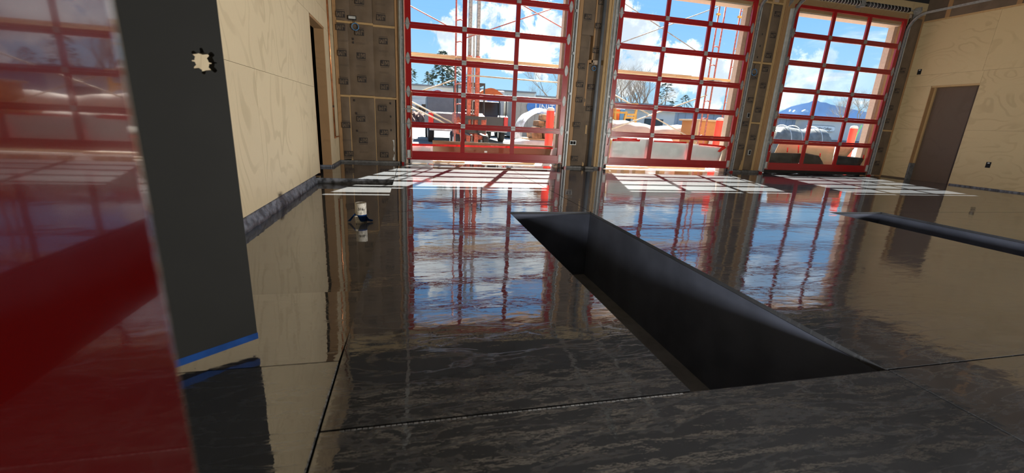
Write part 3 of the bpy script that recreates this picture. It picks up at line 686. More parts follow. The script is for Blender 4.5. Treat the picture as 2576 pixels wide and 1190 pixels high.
# red panel close to the viewer
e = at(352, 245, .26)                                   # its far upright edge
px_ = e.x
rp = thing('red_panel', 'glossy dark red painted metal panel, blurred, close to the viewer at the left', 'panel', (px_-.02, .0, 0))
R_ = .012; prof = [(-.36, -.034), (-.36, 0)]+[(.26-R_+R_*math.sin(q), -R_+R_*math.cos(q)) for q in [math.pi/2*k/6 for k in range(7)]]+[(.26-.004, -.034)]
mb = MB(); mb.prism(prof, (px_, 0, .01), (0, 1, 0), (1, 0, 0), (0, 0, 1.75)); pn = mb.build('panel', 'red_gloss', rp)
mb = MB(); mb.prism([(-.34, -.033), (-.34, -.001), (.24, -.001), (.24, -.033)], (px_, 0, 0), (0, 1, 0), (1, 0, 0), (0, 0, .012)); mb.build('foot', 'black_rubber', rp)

# ================================================================== SMALL THINGS IN THE HALL
# capped pipe stub with blue tape
pb = Vector((-.50, 4.22, RZ))
r = thing('pipe_stub', 'short white plastic pipe stub with blue tape standing in the wet recess', 'pipe', tuple(pb))
mb = MB(); R = .052
mb.lathe([(R, 0), (R, .19), (R-.008, .19), (R-.008, .02), (0, .02)], pb, 24); mb.build('pipe', 'pvc', r, smooth=False)
mb = MB(); mb.lathe([(R+.0015, .012), (R+.0015, .078), (R+.0005, .078)], pb, 24)
tp = tag(mb.build('tape_band', 'blue_tape', r), 'blue tape wrapped round the foot')
mb = MB(); mb.prism([(0, .09), (.012, .092), (-.045, .01), (-.07, .012)], pb+Vector((-R, -.02, 0)), (1, 0, 0), (0, 0, 1), (0, .01, .0)); mb.build('tape_tail', 'blue_tape', tp); mb = MB(); mb.prism([(0, .06), (0, .012), (.05, .004), (.06, .02), (.02, .03)], pb+Vector((R, -.01, 0)), (1, 0, 0), (0, 0, 1), (0, .008, 0)); mb.build('tape_tail', 'blue_tape', tp)
mb = MB(); mb.prism([(-.05, .07), (-.03, .075), (-.004, .02), (.012, .012), (.004, -.001), (-.03, .002), (-.05, .03)], pb+Vector((0, -R-.006, 0)), (1, 0, 0), (0, 0, 1), (0, .004, 0)); mb.build('torn_paper', 'pvc', r)
tm = text_mesh('316', .04, .0006)
for me_m in ['ink']: tm.materials.append(M[me_m])
inst('written_number', tm, pb+Vector((.008, -R-.001, .135)), (math.pi/2, 0, 0), r)

# copper pipe by the doorway
r = thing('copper_pipe', 'thin copper pipe running down the plywood beside the doorway', 'pipe', (XL+.03, 8.5, .5))
mb = MB(); x = XL+.016; mb.tube([(x, 8.46, ZC-.02), (x, 8.49, 2.2), (x, 8.49, .50)], .0145, 10); mb.tube([(x, 8.49, .506), (x, 8.97, .50)], .010, 10); mb.build('tube', 'copper', r, smooth=True)
for z in (.50, 1.05, 2.4):
    mb = MB(); mb.tube([(x, 8.49, z-.018), (x, 8.49, z+.018)], .0145, 10); mb.build('fitting', 'copper' if z < 1 else 'dark_steel', r)
# grey standpipe between the first two doors
r = thing('standpipe', 'grey steel standpipe in the wall between the first and middle overhead doors', 'pipe', (3.86, D-.05, 0))
mb = MB(); mb.tube([(3.855, D-.085, .06), (3.862, D-.085, 1.5), (3.868, D-.085, 2.35), (3.868, D-.085, 3.98)], [.05, .044, .034, .034], 14); mb.build('pipe', 'pipe_grey', r, smooth=True) if 'pipe_grey' in M else mb.build('pipe', mat('pipe_grey', (.115, .13, .15), .45, .2).name, r, smooth=True)
mb = MB(); mb.box(3.74, 3.97, D-.15, D-.03, .0, .06); mb.build('footing', 'concrete_edge', r, bevel=.02)

def outlet(name, loc, wdt, hgt, axis, label, face='void_black', ring='galv', n=1):
    r = thing(name, label, 'electrical box', loc); x, y, z = loc
    mb = MB()
    if axis == 'y':
        mb.box(x-wdt/2-.008, x+wdt/2+.008, y-.02, y+.03, z-hgt/2-.008, z+hgt/2+.008); mb.build('frame', ring, r, bevel=.003)
        for k in range(n):
            ww = wdt/n; mb = MB(); mb.box(x-wdt/2+k*ww+.004, x-wdt/2+(k+1)*ww-.004, y-.024, y-.018, z-hgt/2+.006, z+hgt/2-.006); mb.build('opening', face, r)
    else:
        mb.box(x-.004, x+.02, y-wdt/2-.006, y+wdt/2+.006, z-hgt/2-.006, z+hgt/2+.006); mb.build('frame', ring, r)
        mb = MB(); mb.box(x-.006, x-.002, y-wdt/2, y+wdt/2, z-hgt/2, z+hgt/2); mb.build('opening', face, r)
        mb = MB(); mb.box(x-.008, x-.003, y-wdt/4, y+wdt/4, z+hgt/4, z+hgt/2-.006); mb.build('device', 'galv_white', r)
    return r
outlet('electrical_box', (XR, 8.78, 2.66), .075, .115, 'x', 'black electrical box high on the right plywood wall above the doorway', ring='black_rubber')
outlet('electrical_box', (XR, 6.853, .531), .075, .115, 'x', 'black outlet box low on the right plywood wall', ring='black_rubber')
outlet('electrical_box', (3.448, D-.015, .558), .13, .08, 'y', 'double grey electrical box in insulation between first and middle doors', n=2, ring='galv_white')
outlet('electrical_box', (8.08, D-.02, .50), .055, .11, 'y', 'grey electrical box low in the insulation left of the third door', ring='galv_white')
outlet('electrical_box', (7.845, D-.02, 1.368), .05, .10, 'y', 'grey electrical box at mid height in the insulation left of the third door')
outlet('electrical_box', (-1.06, D-.02, 2.64), .13, .055, 'y', 'white wire bundle box above the blocking in the left bay', face='galv_white', ring='black_rubber')
def coil(loc, rad, label):
    r = thing('cable_coil', label, 'cable', loc); L_ = Vector(loc); mb = MB(); pts = []
    for k in range(73):
        q = k/24*2*math.pi; rr = rad*(1+.06*math.sin(k*.9)); pts.append(L_+Vector((rr*math.cos(q), -.012-.004*math.sin(k*.7)-.002*(k/24), rr*math.sin(q))))
    mb.tube(pts, .006, 6); mb.build('loops', 'blue_cable', r, smooth=True)
    mb = MB(); mb.tube([L_+Vector((-rad*.2, -.012, rad)), L_+Vector((-rad*.3, -.008, rad*1.8)), L_+Vector((-rad*.1, -.004, rad*2.6))], .006, 6); mb.build('tail', 'black_rubber', r)
coil((-1.01, D-.03, 2.49), .06, 'small blue cable coil hung under the blocking in the left bay')
coil((3.775, D-.03, 2.12), .045, 'tiny blue cable coil beside the grey standpipe')
coil((7.775, D-.03, 2.33), .07, 'blue cable coil hanging in the bay left of the third door')

# ================================================================== OUTSIDE
gd = MB(); gd.box(-60, 90, YO+.301, 160, -.30, -.02); struct(gd.build('ground_lot', 'asphalt'), 'grey asphalt lot outside the doors', 'ground')
gd = MB(); gd.box(-4, 16, YO-.0, YO+4.2, -.02, -.004); struct(gd.build('ground_apron', 'apron'), 'pale concrete apron outside the doors', 'ground')
gd = MB(); gd.box(-30, 40, 19.5, 26, -.02, .0); struct(gd.build('ground_walk', 'walk'), 'pale concrete strip across the lot', 'ground')

# --- scaffold: ladder frames, cross braces, planks
SYF = 10.6
def ladder(px0, px1, zt, label, y=SYF, mats=('scaf_red', 'scaf_red'), rung=.46):
    r = thing('scaffold_ladder', label, 'scaffold', (px0, y, -.004), 0., 'scaffold frames outside the doors')
    for x in (px0, px1):
        mb = MB(); mb.tube([(x, y, -.004), (x, y, zt)], .021, 10); mb.build('post', mats[0], r, smooth=True)
    z = .35
    while z < zt-.1:
        mb = MB(); mb.tube([(px0, y, z), ((px0+px1)/2, y, z+.03), (px1, y, z)], .014, 8); mb.build('rung', mats[1], r); z += rung
    mb = MB(); mb.box(px0-.03, px1+.03, y-.29, y-.022, 2.235, 2.27); mb.box(px0-.03, px1+.03, y+.022, y+.09, 2.235, 2.27); mb.build('bearer', 'scaf_grey', r)
    for z in (3.9,):
        if z < zt:
            mb = MB(); mb.tube([(px0-.05, y, z), (px0+.05, y, z)], .03, 8); mb.build('coupler', 'yellow_paint', r)
    return r
ladder(1.00, 1.20, 4.4, 'thin red ladder frame of the scaffold left of the lift truck mast')
ladder(7.79, 7.97, 4.1, 'red scaffold ladder frame with two close posts behind the middle door')
ladder(8.44, 8.60, 4.4, 'red scaffold ladder frame against the jamb behind the middle door')
ladder(4.56, 4.76, 4.4, 'scaffold ladder frame hidden behind the wall between the first two doors')
ladder(-1.0, -.8, 4.4, 'scaffold ladder frame standing left of the first door opening')
def tube_px(name, a, b, label, y=SYF, rad=.013, m='scaf_grey', cat='scaffold brace', ext=0.):
    A, B = at(*a, y), at(*b, y); d = (B-A)/(B.x-A.x); A = A+d*(ext[0]-A.x); B = A+d*(ext[1]-ext[0])
    mb = MB(); mb.tube([A, B], rad, 8); o = mb.build(name, m, None, smooth=True); o.location = (0, 0, 0)
    return tag(o, label, cat, 'scaffold braces outside the doors')
for a, b, lb, dy, m_ in (((1034, 16), (1120, 62), 'scaffold brace sloping down across the upper left panes of the first door', .03, 'scaf_red'),
                     ((1238, 73), (1388, 22), 'scaffold brace rising to the right across the upper panes of the first door', -.02, 'scaf_red'),
                     ((1320, 16), (1418, 72), 'scaffold brace falling to the right across the upper panes of the first door', .03, 'scaf_red'),
                     ((1573, 10), (1745, 124), 'scaffold brace falling to the right across the upper panes of the middle door', .03, 'scaf_grey'),
                     ((1565, 107), (1805, 18), 'scaffold brace rising to the right across the upper panes of the middle door', -.02, 'scaf_grey'),
                     ((1548, 240), (1720, 337), 'scaffold brace falling to the right across the lower panes of the middle door', .03, 'brace_tube'),
                     ((1537, 325), (1790, 235), 'scaffold brace rising to the right across the lower panes of the middle door', -.02, 'brace_tube'),
                     ((1039, 258), (1138, 309), 'upper of two pale tubes sloping down behind the left panes of the first door', .03, 'brace_tube'),
                     ((1039, 271), (1122, 311), 'lower of two pale tubes sloping down behind the left panes of the first door', .06, 'brace_tube'),
                     ((1072, 225), (1160, 195), 'pale tube rising to the lift truck mast in the first door', -.02, 'brace_tube'),
                     ((1197, 191), (1408, 208), 'level pale rail behind the right panes of the first door', .0, 'brace_tube')):
    tube_px('scaffold_brace', a, b, lb, SYF+(.034 if dy > 0 else -.034), .016 if m_ == 'brace_tube' else .012, m_, ext=(-.82, 1.02) if a[0] < 1100 else (1.18, 4.58) if a[0] < 1450 else (4.74, 7.81))
def plank(x0, x1, z0, z1, y0, y1, label, m='plank'):
    mb = MB(); mb.box(x0, x1, y0, y1, z0, z1); return tag(mb.build('scaffold_plank', m, None, bevel=.003), label, 'plank', 'scaffold planks outside the doors')
plank(-1.3, 1.848, 2.27, 2.315, 10.33, 10.555, 'pale scaffold plank across the left panes of the first door'); plank(1.85, 4.4, 2.27, 2.315, 10.33, 10.555, 'pale scaffold plank across the right panes of the first door')
plank(-1.3, 1.4, 2.27, 2.37, 10.63, 10.67, 'brown toe board above the scaffold plank at left of the first door', 'osb_brown'); plank(1.4, 4.4, 2.27, 2.36, 10.63, 10.67, 'brown toe board above the scaffold plank at right of the first door', 'osb_brown')
plank(4.55, 6.648, 2.27, 2.315, 10.33, 10.555, 'pale scaffold plank across the left panes of the middle door'); plank(6.65, 9.0, 2.27, 2.315, 10.33, 10.555, 'pale scaffold plank across the right panes of the middle door', 'lumber_x')
plank(4.55, 7.3, 2.27, 2.37, 10.63, 10.67, 'brown toe board above the scaffold plank of the middle door', 'osb_brown')

# --- bollards
for x, lb in ((3.36, 'red bollard outside the first door beside the wrapped pallet'), (8.27, 'red bollard with rounded cap outside the middle door by the orange crate'), (12.96, 'red bollard with rounded cap outside the third door')):
    r = thing('bollard', lb, 'bollard', (x, 10.45, -.004), 0., 'red bollards outside the doors')
    mb = MB(); mb.lathe([(.098, 0), (.098, 1.27)], (x, 10.45, -.004), 24); mb.build('sleeve', 'red_bright', r, smooth=True) if 'red_bright' in M else mb.build('sleeve', mat('red_bright', (.75, .035, .02), .45).name, r, smooth=True)
    mb = MB(); mb.lathe([(.100, 1.255), (.100, 1.28), (.085, 1.315), (.05, 1.335), (0, 1.34)], (x, 10.45, -.004), 24); mb.build('cap', 'sack', r, smooth=True)

# --- masking outside the lower panes
def sheet_px(name, pts, y, label, m, cat, th=.004, sub=8, wob=.012, group=None, z=None):
    """thin hung sheet whose outline is given on the plane just outside the panes"""
    P = [at(u, v, y) for u, v in pts]; mb = MB(); tl, tr_, br, bl = P; n = sub
    for side in (0, th):
        for j in range(n+1):
            for i in range(n+1):
                a = tl.lerp(tr_, i/n); b_ = bl.lerp(br, i/n); q = a.lerp(b_, j/n)
                k = wob*mnoise.noise((q.x*4, q.z*5, y*3.))+wob*.5*mnoise.noise((q.x*11, q.z*12, 2.))
                mb.v.append((q.x, q.y+side+k, q.z))
    N = (n+1)*(n+1)
    for sd in (0, 1):
        for j in range(n):
            for i in range(n):
                a = sd*N+j*(n+1)+i; f = (a, a+1, a+n+2, a+n+1); mb.f.append(f if sd else tuple(reversed(f))); mb.mi.append(0)
    rim = [i for i in range(n+1)]+[j*(n+1)+n for j in range(1, n+1)]+[n*(n+1)+i for i in range(n-1, -1, -1)]+[j*(n+1) for j in range(n-1, 0, -1)]
    for a, b_ in zip(rim, rim[1:]+rim[:1]): mb.f.append((a, b_, b_+N, a+N)); mb.mi.append(0)
    o = mb.build(name, m, None, smooth=True)
    return tag(o, label, cat, group)
YM = D+.055
# first door
s1 = sheet_px('masking_board', [(1088, 353), (1402, 368), (1386, 412), (1088, 401)], D+.30, 'brown board standing behind the bottom panes of the first door', 'osb_brown', 'board', .012, 6, .004)
s2 = sheet_px('plastic_sheet', [(1030, 366), (1089, 366), (1089, 410), (1030, 410)], D+.12, 'white plastic sheet behind the bottom left pane of the first door', 'white_plastic', 'plastic sheet', .003)
sheet_px('tape_strip', [(1030, 361), (1390, 371), (1390, 375), (1030, 366.5)], D+.10, 'long red tape strip behind the bottom panes of the first door', 'red_tape', 'tape', .002, 12, .002)
sheet_px('plastic_sheet', [(1388, 373), (1402, 372), (1396, 416), (1378, 412)], D+.13, 'crumpled white plastic at the bottom right corner of the first door', 'white_plastic', 'plastic sheet', .003)
for k, (u0, u1, v0, lb) in enumerate(((1031, 1075, 404, 'left'), (1080, 1170, 405, 'centre left'), (1215, 1350, 411, 'centre right'))):
    A, B = at(u0, v0, D+.35), at(u1, v0+2, D+.38); mb = MB(); d = (B-A).normalized(); mb.obox(Vector(((A.x+B.x)/2, D+.36+k*.1, .018)), d*(B-A).length/2, Vector((0, .06, 0)), Vector((0, 0, .019)))
    tag(mb.build('board', 'plank', None, bevel=.003), 'pale board on the ground under the first door, %s' % lb, 'board', 'boards under the first door')
c = at(1222, 382, D-.013)
# sticker on the glass of the first door
mb = MB(); mb.box(c.x-.03, c.x+.03, D-.0135, D-.0125, c.z-.018, c.z+.018); tag(mb.build('sticker', 'logo_white', None), 'small white sticker on the bottom centre pane of first door', 'sticker')
# middle door
for pts, lb in ((((1540, 352), (1632, 350), (1627, 402), (1531, 398)), 'white plastic sheet behind the bottom left pane of the middle door'),
                (((1634, 352), (1733, 361), (1727, 406), (1630, 402)), 'white plastic sheet behind the bottom centre pane of the middle door'),
                (((1736, 361), (1820, 370), (1808, 409), (1731, 406)), 'white plastic sheet behind the bottom right pane of the middle door')):
    sheet_px('plastic_sheet', pts, D+.07, lb, 'white_plastic', 'plastic sheet', .003, 12, .02)
for pts, lb in ((((1541, 349), (1611, 351), (1609, 356), (1541, 355)), 'wide red tape at top of the left white plastic in the middle door'),
                (((1646, 353), (1728, 357), (1727, 361), (1645, 357)), 'wide red tape at top of the centre white plastic in the middle door'),
                (((1759, 360), (1824, 367), (1823, 371), (1758, 365)), 'wide red tape at top of the right white plastic in the middle door'),
                (((1818, 368), (1828, 371), (1811, 383), (1805, 381)), 'short slanted red tape at the right edge of the middle door')):
    sheet_px('tape_strip', pts, D+.05, lb, 'red_tape', 'tape', .002, 6, .002)
sheet_px('tape_strip', [(1553, 346.5), (1603, 348), (1602, 352), (1553, 351)], D+.047, 'second layer of red tape on the left white plastic, middle door', 'red_tape', 'tape', .002, 4, .001)
for k, (x0, x1, lb) in enumerate(((4.5, 5.6, 'left'), (5.5, 7.3, 'right'))):
    mb = MB(); mb.box(x0, x1, D+.34+k*.14, D+.46+k*.14, -.004, .036+.02*k); tag(mb.build('board', 'plank', None, bevel=.003), 'pale board lying under the middle door, %s' % lb, 'board', 'boards under the middle door')
# third door
sheet_px('masking_board', [(1965, 351), (2019, 356), (2012, 408), (1940, 404)], D+.20, 'brown board behind the bottom left pane of the third door', 'plank', 'board', .012, 4, .004)
sheet_px('masking_board', [(2022, 357), (2101, 364), (2092, 420), (2012, 416)], D+.18, 'tan board behind the bottom centre pane of the third door', 'osb_tan' if 'osb_tan' in M else wood('osb_tan', (.42, .33, .19), 'x', .25).name, 'board', .012, 4, .004)
sheet_px('masking_board', [(2107, 366), (2150, 372), (2130, 395), (2098, 392)], D+.22, 'brown board behind the bottom right pane of the third door', 'plank', 'board', .012, 4, .004)
for pts, lb in ((((1934, 384), (2016, 386), (2007, 414), (1928, 411)), 'crumpled black plastic behind the bottom left pane of the third door'),
                (((2022, 384), (2062, 392), (2074, 418), (2015, 415)), 'crumpled black plastic behind the bottom centre pane of the third door'),
                (((2105, 391), (2176, 398), (2164, 419), (2098, 416)), 'crumpled black plastic behind the bottom right pane of the third door')):
    sheet_px('plastic_sheet', pts, D+.07, lb, 'black_plastic', 'plastic sheet', .003, 12, .035)
for (u0, v0, u1, v1, lb) in ((1980.5, 371, 1983.5, 383, 'left'), (2008, 365, 2011, 385, 'tall'), (2062.5, 385, 2065.5, 395, 'centre'), (2172, 390, 2175, 400, 'right')):
    sheet_px('tape_strip', [(u0, v0), (u1, v0), (u1-1.5, v1), (u0-1.5, v1)], D+.05, 'short upright red tape on black plastic of the third door, %s one' % lb, 'red_tape', 'tape', .002, 3, .001)
mb = MB(); 
for k in range(14):
    x = 8.75+k*.225; mb.obox((x, D+.06+random.uniform(0, .03), .035), (.13, 0, random.uniform(-.012, .012)), (0, .04, 0), (0, 0, .035))
tag(mb.build('plastic_roll', 'black_plastic', None, bevel=.015), 'rolled black plastic stuffed under the third door', 'plastic sheet')

# --- buildings across the lot
def windows(parent, rects, y):
    for (x0, x1, z0, z1) in rects:
        mb = MB(); mb.box(x0, x1, y-.06, y+.02, z0, z1); f = mb.build('window', 'dark_steel', parent)
        mb = MB(); mb.box(x0+.06, x1-.06, y-.08, y-.055, z0+.06, z1-.06); mb.build('pane', 'glass_dark', f)
BY = 55.
b0 = thing('strip_mall', 'long beige strip mall across the lot with a round shop sign', 'building', (6, BY, -.02))
mb = MB(); mb.box(-32, 15.4, BY, BY+14, -.02, 4.62); mb.box(15.4, 20, BY, BY+14, -.02, 4.25); mb.build('wall', 'bldg_beige', b0)
mb = MB(); mb.box(-32, 15.5, BY-.25, BY+.1, 4.62, 4.80); mb.box(15.5, 20, BY-.25, BY+.1, 4.25, 4.42); mb.build('parapet', 'sign_grey', b0)
mb = MB(); mb.box(-32, 20, BY-2.2, BY, 2.28, 2.95); mb.build('canopy', 'bldg_grey', b0)
for x in range(-30, 20, 6):
    mb = MB(); mb.box(x, x+.35, BY-2.1, BY-1.75, -.02, 2.28); mb.build('column', 'bldg_beige', b0)
windows(b0, [(x+.8, x+2.9, .25, 2.15) for x in range(-30, 18, 3)], BY)
c = at(1101, 244, BY-2.3)
mb = MB(); mb.tube([(c.x, BY-2.3, c.z), (c.x, BY-2.36, c.z)], .95, 28); sg = mb.build('round_sign', 'logo_white', b0)
mb = MB(); mb.tube([(c.x, BY-2.37, c.z), (c.x, BY-2.40, c.z)], .76, 28); mb.build('sign_disc', 'sign_red', sg)
mb = MB(); mb.box(c.x-.08, c.x+.42, BY-2.43, BY-2.40, c.z-.6, c.z+.55); mb.build('sign_mark', 'sign_grey', sg)
mb = MB(); mb.box(c.x-1.3, c.x+4.4, BY-2.3, BY-2.2, c.z-1.0, c.z+.35); mb.build('sign_band', 'sign_grey', b0)
tm = text_mesh('KINDNESS', .62, .02); tm.materials.append(M['logo_white']); inst('lettering', tm, at(1133, 253, BY-2.33), (math.pi/2, 0, 0), b0)

b1 = thing('flat_building', 'flat grey building with pale fascia behind the middle door', 'building', (22, 46, -.02))
A, B = at(1500, 262, 46), at(1702, 262, 46)
mb = MB(); mb.box(A.x, B.x, 46, 52, -.02, 2.95); mb.build('wall', 'bldg_grey', b1)
mb = MB(); mb.box(A.x-.3, B.x+.3, 45.5, 52.3, 2.95, 3.55); mb.build('fascia', 'fascia', b1); mb = MB(); mb.box(A.x-.4, B.x+.4, 45.4, 52.4, 3.55, 3.72); mb.build('roof_edge', 'sign_grey', b1)
windows(b1, [(A.x+2+k*4.2, A.x+4.4+k*4.2, .4, 2.1) for k in range(2)], 46)
b2 = thing('metal_building', 'blue-grey metal building behind the middle and third doors', 'building', (32, 47, -.02))
A, B = at(1697, 290, 47), at(2003, 300, 47)
mb = MB(); mb.box(A.x, B.x, 47, 60, -.02, 3.02); w_ = mb.build('wall', 'bldg_blue', b2); mb = MB(); mb.box(A.x-.1, B.x+.1, 46.8, 60.1, 3.02, 3.16); mb.build('roof_edge', 'sign_grey', b2)
for k in range(18):
    x = A.x+.5+(B.x-A.x-1)*k/17; mb = MB(); mb.box(x, x+.06, 46.93, 47.02, 0, 3.0); mb.build('wall_rib', 'bldg_blue', b2)
B2X = B.x
b3 = thing('school_building', 'beige low building with an oval name sign behind the third door', 'building', (46, 46, -.02))
A, B = at(2002, 300, 45), at(2230, 310, 45); A.x = B2X+.45
mb = MB(); mb.box(A.x, B.x+6, 45, 56, -.02, 3.05); mb.build('wall', 'bldg_grey', b3); mb = MB(); mb.box(A.x-.2, B.x+6.2, 44.7, 56, 3.05, 3.22); mb.build('roof_edge', 'sign_grey', b3)
mb = MB(); mb.box(A.x, B.x+6, 44.9, 45.01, -.02, .75); mb.build('base_course', 'sign_grey', b3)
P0, P1 = at(2030, 323, 44.8), at(2102, 324, 44.8); cz = (P0.z+P1.z)/2+.02; hh = .36
mb = MB(); prof = [(P1.x-hh+hh*math.cos(q), cz+hh*math.sin(q)) for q in [-math.pi/2+math.pi*k/10 for k in range(11)]]+[(P0.x+hh+hh*math.cos(q), cz+hh*math.sin(q)) for q in [math.pi/2+math.pi*k/10 for k in range(11)]]
mb.prism(prof, (0, 44.85, 0), (1, 0, 0), (0, 0, 1), (0, .1, 0)); sg = mb.build('name_sign', 'sign_grey', b3)
mb = MB(); mb.prism([((x-(P0.x+P1.x)/2)*.97+(P0.x+P1.x)/2, (z-cz)*.86+cz) for x, z in prof], (0, 44.80, 0), (1, 0, 0), (0, 0, 1), (0, .06, 0)); mb.build('sign_face', 'logo_white', sg)
tm = text_mesh('Valley College', .42, .01, shear=.2); tm.materials.append(M['sign_grey']); inst('lettering', tm, ((P0.x+P1.x)/2+.35, 44.78, cz), (math.pi/2, 0, 0), sg)

# --- mountain
mt = MB(); n = 60; MY = 2600.
sil = [(1880, 300), (1945, 288), (1965, 280), (1990, 268), (2015, 262), (2035, 258), (2052, 250), (2064, 257), (2078, 258), (2090, 263), (2120, 268), (2150, 276), (2200, 286), (2300, 296)]
top = [at(u, v, MY) for u, v in sil]
for k, p in enumerate(top): mt.v += [(p.x, MY-70, -20), (p.x, MY-34, p.z*.45+6*math.sin(k*2.1)), (p.x, MY, p.z), (p.x, MY+500, -20)]
for k in range(len(top)-1):
    for j in range(3): a = k*4+j; mt.f.append((a, a+4, a+5, a+1)); mt.mi.append(0)
mo = thing('mountain', 'distant haze-blue mountain ridge with a single peak seen through the third door', 'mountain', (top[0].x, MY, -20)); mt.build('ridge', 'mountain', mo)
for (u, v, wd_) in ((2027, 279, 26), (2001, 280, 14), (1990, 279, 8)):
    p = at(u, v, MY-90); mb = MB(); mb.prism([(-wd_, -4), (wd_*.8, -7), (wd_, 2), (0, 9), (-wd_*.5, 3)], (p.x, p.y, p.z), (1, 0, 0), (0, .3, 1), (0, 12, 0)); mb.build('snow_patch', 'snow', mo)

# --- trees
def bare_tree(base, H, label, seed, m='bark', spread=.66, lev=6, group='bare trees across the lot'):
    rnd = random.Random(seed); r = thing('bare_tree', label, 'tree', tuple(base), 0., group)
    tr_, br_ = MB(), MB()
    def grow(p, d, L, rad, lv):
        q = p; pts = [p]; rs = [rad]
        for k in range(3):
            d = (d+Vector((rnd.uniform(-.18, .18), rnd.uniform(-.18, .18), rnd.uniform(-.02, .14)))).normalized(); q = q+d*(L/3); pts.append(q); rs.append(rad*(1-.14*(k+1)))
        (tr_ if lv == lev else br_).tube(pts, rs, 6 if lv > lev-2 else 3 if lv < 3 else 4, caps=False)
        if lv == 0: return
        for k in range(rnd.choice((3, 3, 4)) if lv > 1 else 3):
            a = rnd.uniform(0, 6.283); sd = Vector((math.cos(a), math.sin(a), 0)); nd = (d*rnd.uniform(.7, 1.1)+sd*rnd.uniform(.35, 1.)*spread*1.4+Vector((0, 0, .12))).normalized()
            o_ = pts[rnd.choice((1, 2, 3, 3))]; grow(o_, nd, L*rnd.uniform(.62, .82), rs[2]*.64, lv-1)
    grow(Vector(base), Vector((0, 0, 1)), H*.28, H*.021, lev)
    tr_.build('trunk', m, r); tag(br_.build('branches', m, r), kind='stuff')
    return r
def ground_at(u, y): p = at(u, 330, y); return (p.x, p.y, -.02)
bare_tree(ground_at(1400, 74), 15., 'bare spreading tree above the strip mall roof in the first door', 3)
bare_tree(ground_at(1355, 80), 12., 'smaller bare tree beside the spreading one in the first door', 11)
bare_tree(ground_at(1600, 66), 16., 'big bare tree with thick trunk behind the middle door', 5)
bare_tree(ground_at(1556, 64), 14., 'bare tree at the left side of the middle door', 8)
bare_tree(ground_at(1640, 70), 13., 'pale bare tree right of the thick trunk behind the middle door', 21, 'bark_pale')
bare_tree(ground_at(1575, 72), 14.5, 'pale bare tree left of the thick trunk behind the middle door', 23, 'bark_pale')
bare_tree(ground_at(2118, 70), 13., 'pale yellowish bare tree beside the mountain in the third door', 31, 'bark_pale')
bare_tree(ground_at(2185, 62), 14., 'grey bare tree near the right jamb of the third door', 37, 'bark')
bare_tree(ground_at(1540, 70), 13.5, 'dense bare tree half hidden by the left stile of the middle door', 51, 'bark_pale')
bare_tree(ground_at(2205, 72), 13.5, 'pale bare tree half hidden by the right jamb of the third door', 53, 'bark_pale')
bare_tree(ground_at(2150, 66), 12.5, 'middle of the three bare trees in the third door', 41, 'bark_pale')
def conifer(base, H, rad, label, seed, n=420, col=0):
    rnd = random.Random(seed); r = thing('conifer', label, 'tree', tuple(base), 0., 'evergreen trees behind the strip mall'); B_ = Vector(base)
    mb = MB(); mb.tube([B_, B_+Vector((0, 0, H))], [H*.02, .02], 7); mb.build('trunk', 'bark', r)
    mb = MB()
    for k in range(n):
        t_ = rnd.random()**.8; z = H*(.12+.88*t_); R = rad*(1-t_)**.75*(.7+.5*abs(math.sin(z*2.3)))+.15; a = rnd.uniform(0, 6.283); rr = R*math.sqrt(rnd.random())
        c = B_+Vector((rr*math.cos(a), rr*math.sin(a), z-rr*.25)); s_ = rnd.uniform(.25, .55)*H/9
        o_ = Vector((math.cos(a), math.sin(a), rnd.uniform(-.5, .1))); sd = Vector((-o_.y, o_.x, rnd.uniform(-.3, .3)))
        mb.prism([(-.2, 0), (.35, -.35), (1., 0), (.35, .35)], c, o_*s_, sd*s_, Vector((0, 0, .12*s_)))
    tag(mb.build('foliage', 'needles', r), kind='stuff')
    return r
conifer(ground_at(1078, 84), 9.2, 2.1, 'small dark evergreen with a bent tip above the strip mall', 2, 300)
conifer(ground_at(1112, 88), 13.5, 4.6, 'tall broad evergreen above the strip mall', 4, 620); conifer(ground_at(1142, 86), 12.5, 4.4, 'second tall evergreen beside the scaffold post', 6, 560)
conifer(ground_at(1036, 84), 9.6, 3.0, 'evergreen cut by the left stile of the first door', 9, 300); conifer(ground_at(1712, 80), 8., 3.4, 'low round evergreen above the flat building in the middle door', 12, 300)
conifer(ground_at(1664, 84), 12., 3., 'evergreen beside the mullion of the middle door', 14, 300)
mb = MB(); rnd = random.Random(5)
for k in range(420):
    c = Vector((rnd.uniform(-7, 4.), rnd.uniform(46, 47.5), rnd.uniform(.0, 1.3))); s_ = rnd.uniform(.12, .3); mb.obox(c, (s_, 0, s_*.4), (0, s_, .1), (-.1, s_*.3, s_*.8))
tag(mb.build('hedge', 'hedge', None), 'reddish brown shrub bed in front of the strip mall', 'shrub', kind='stuff')

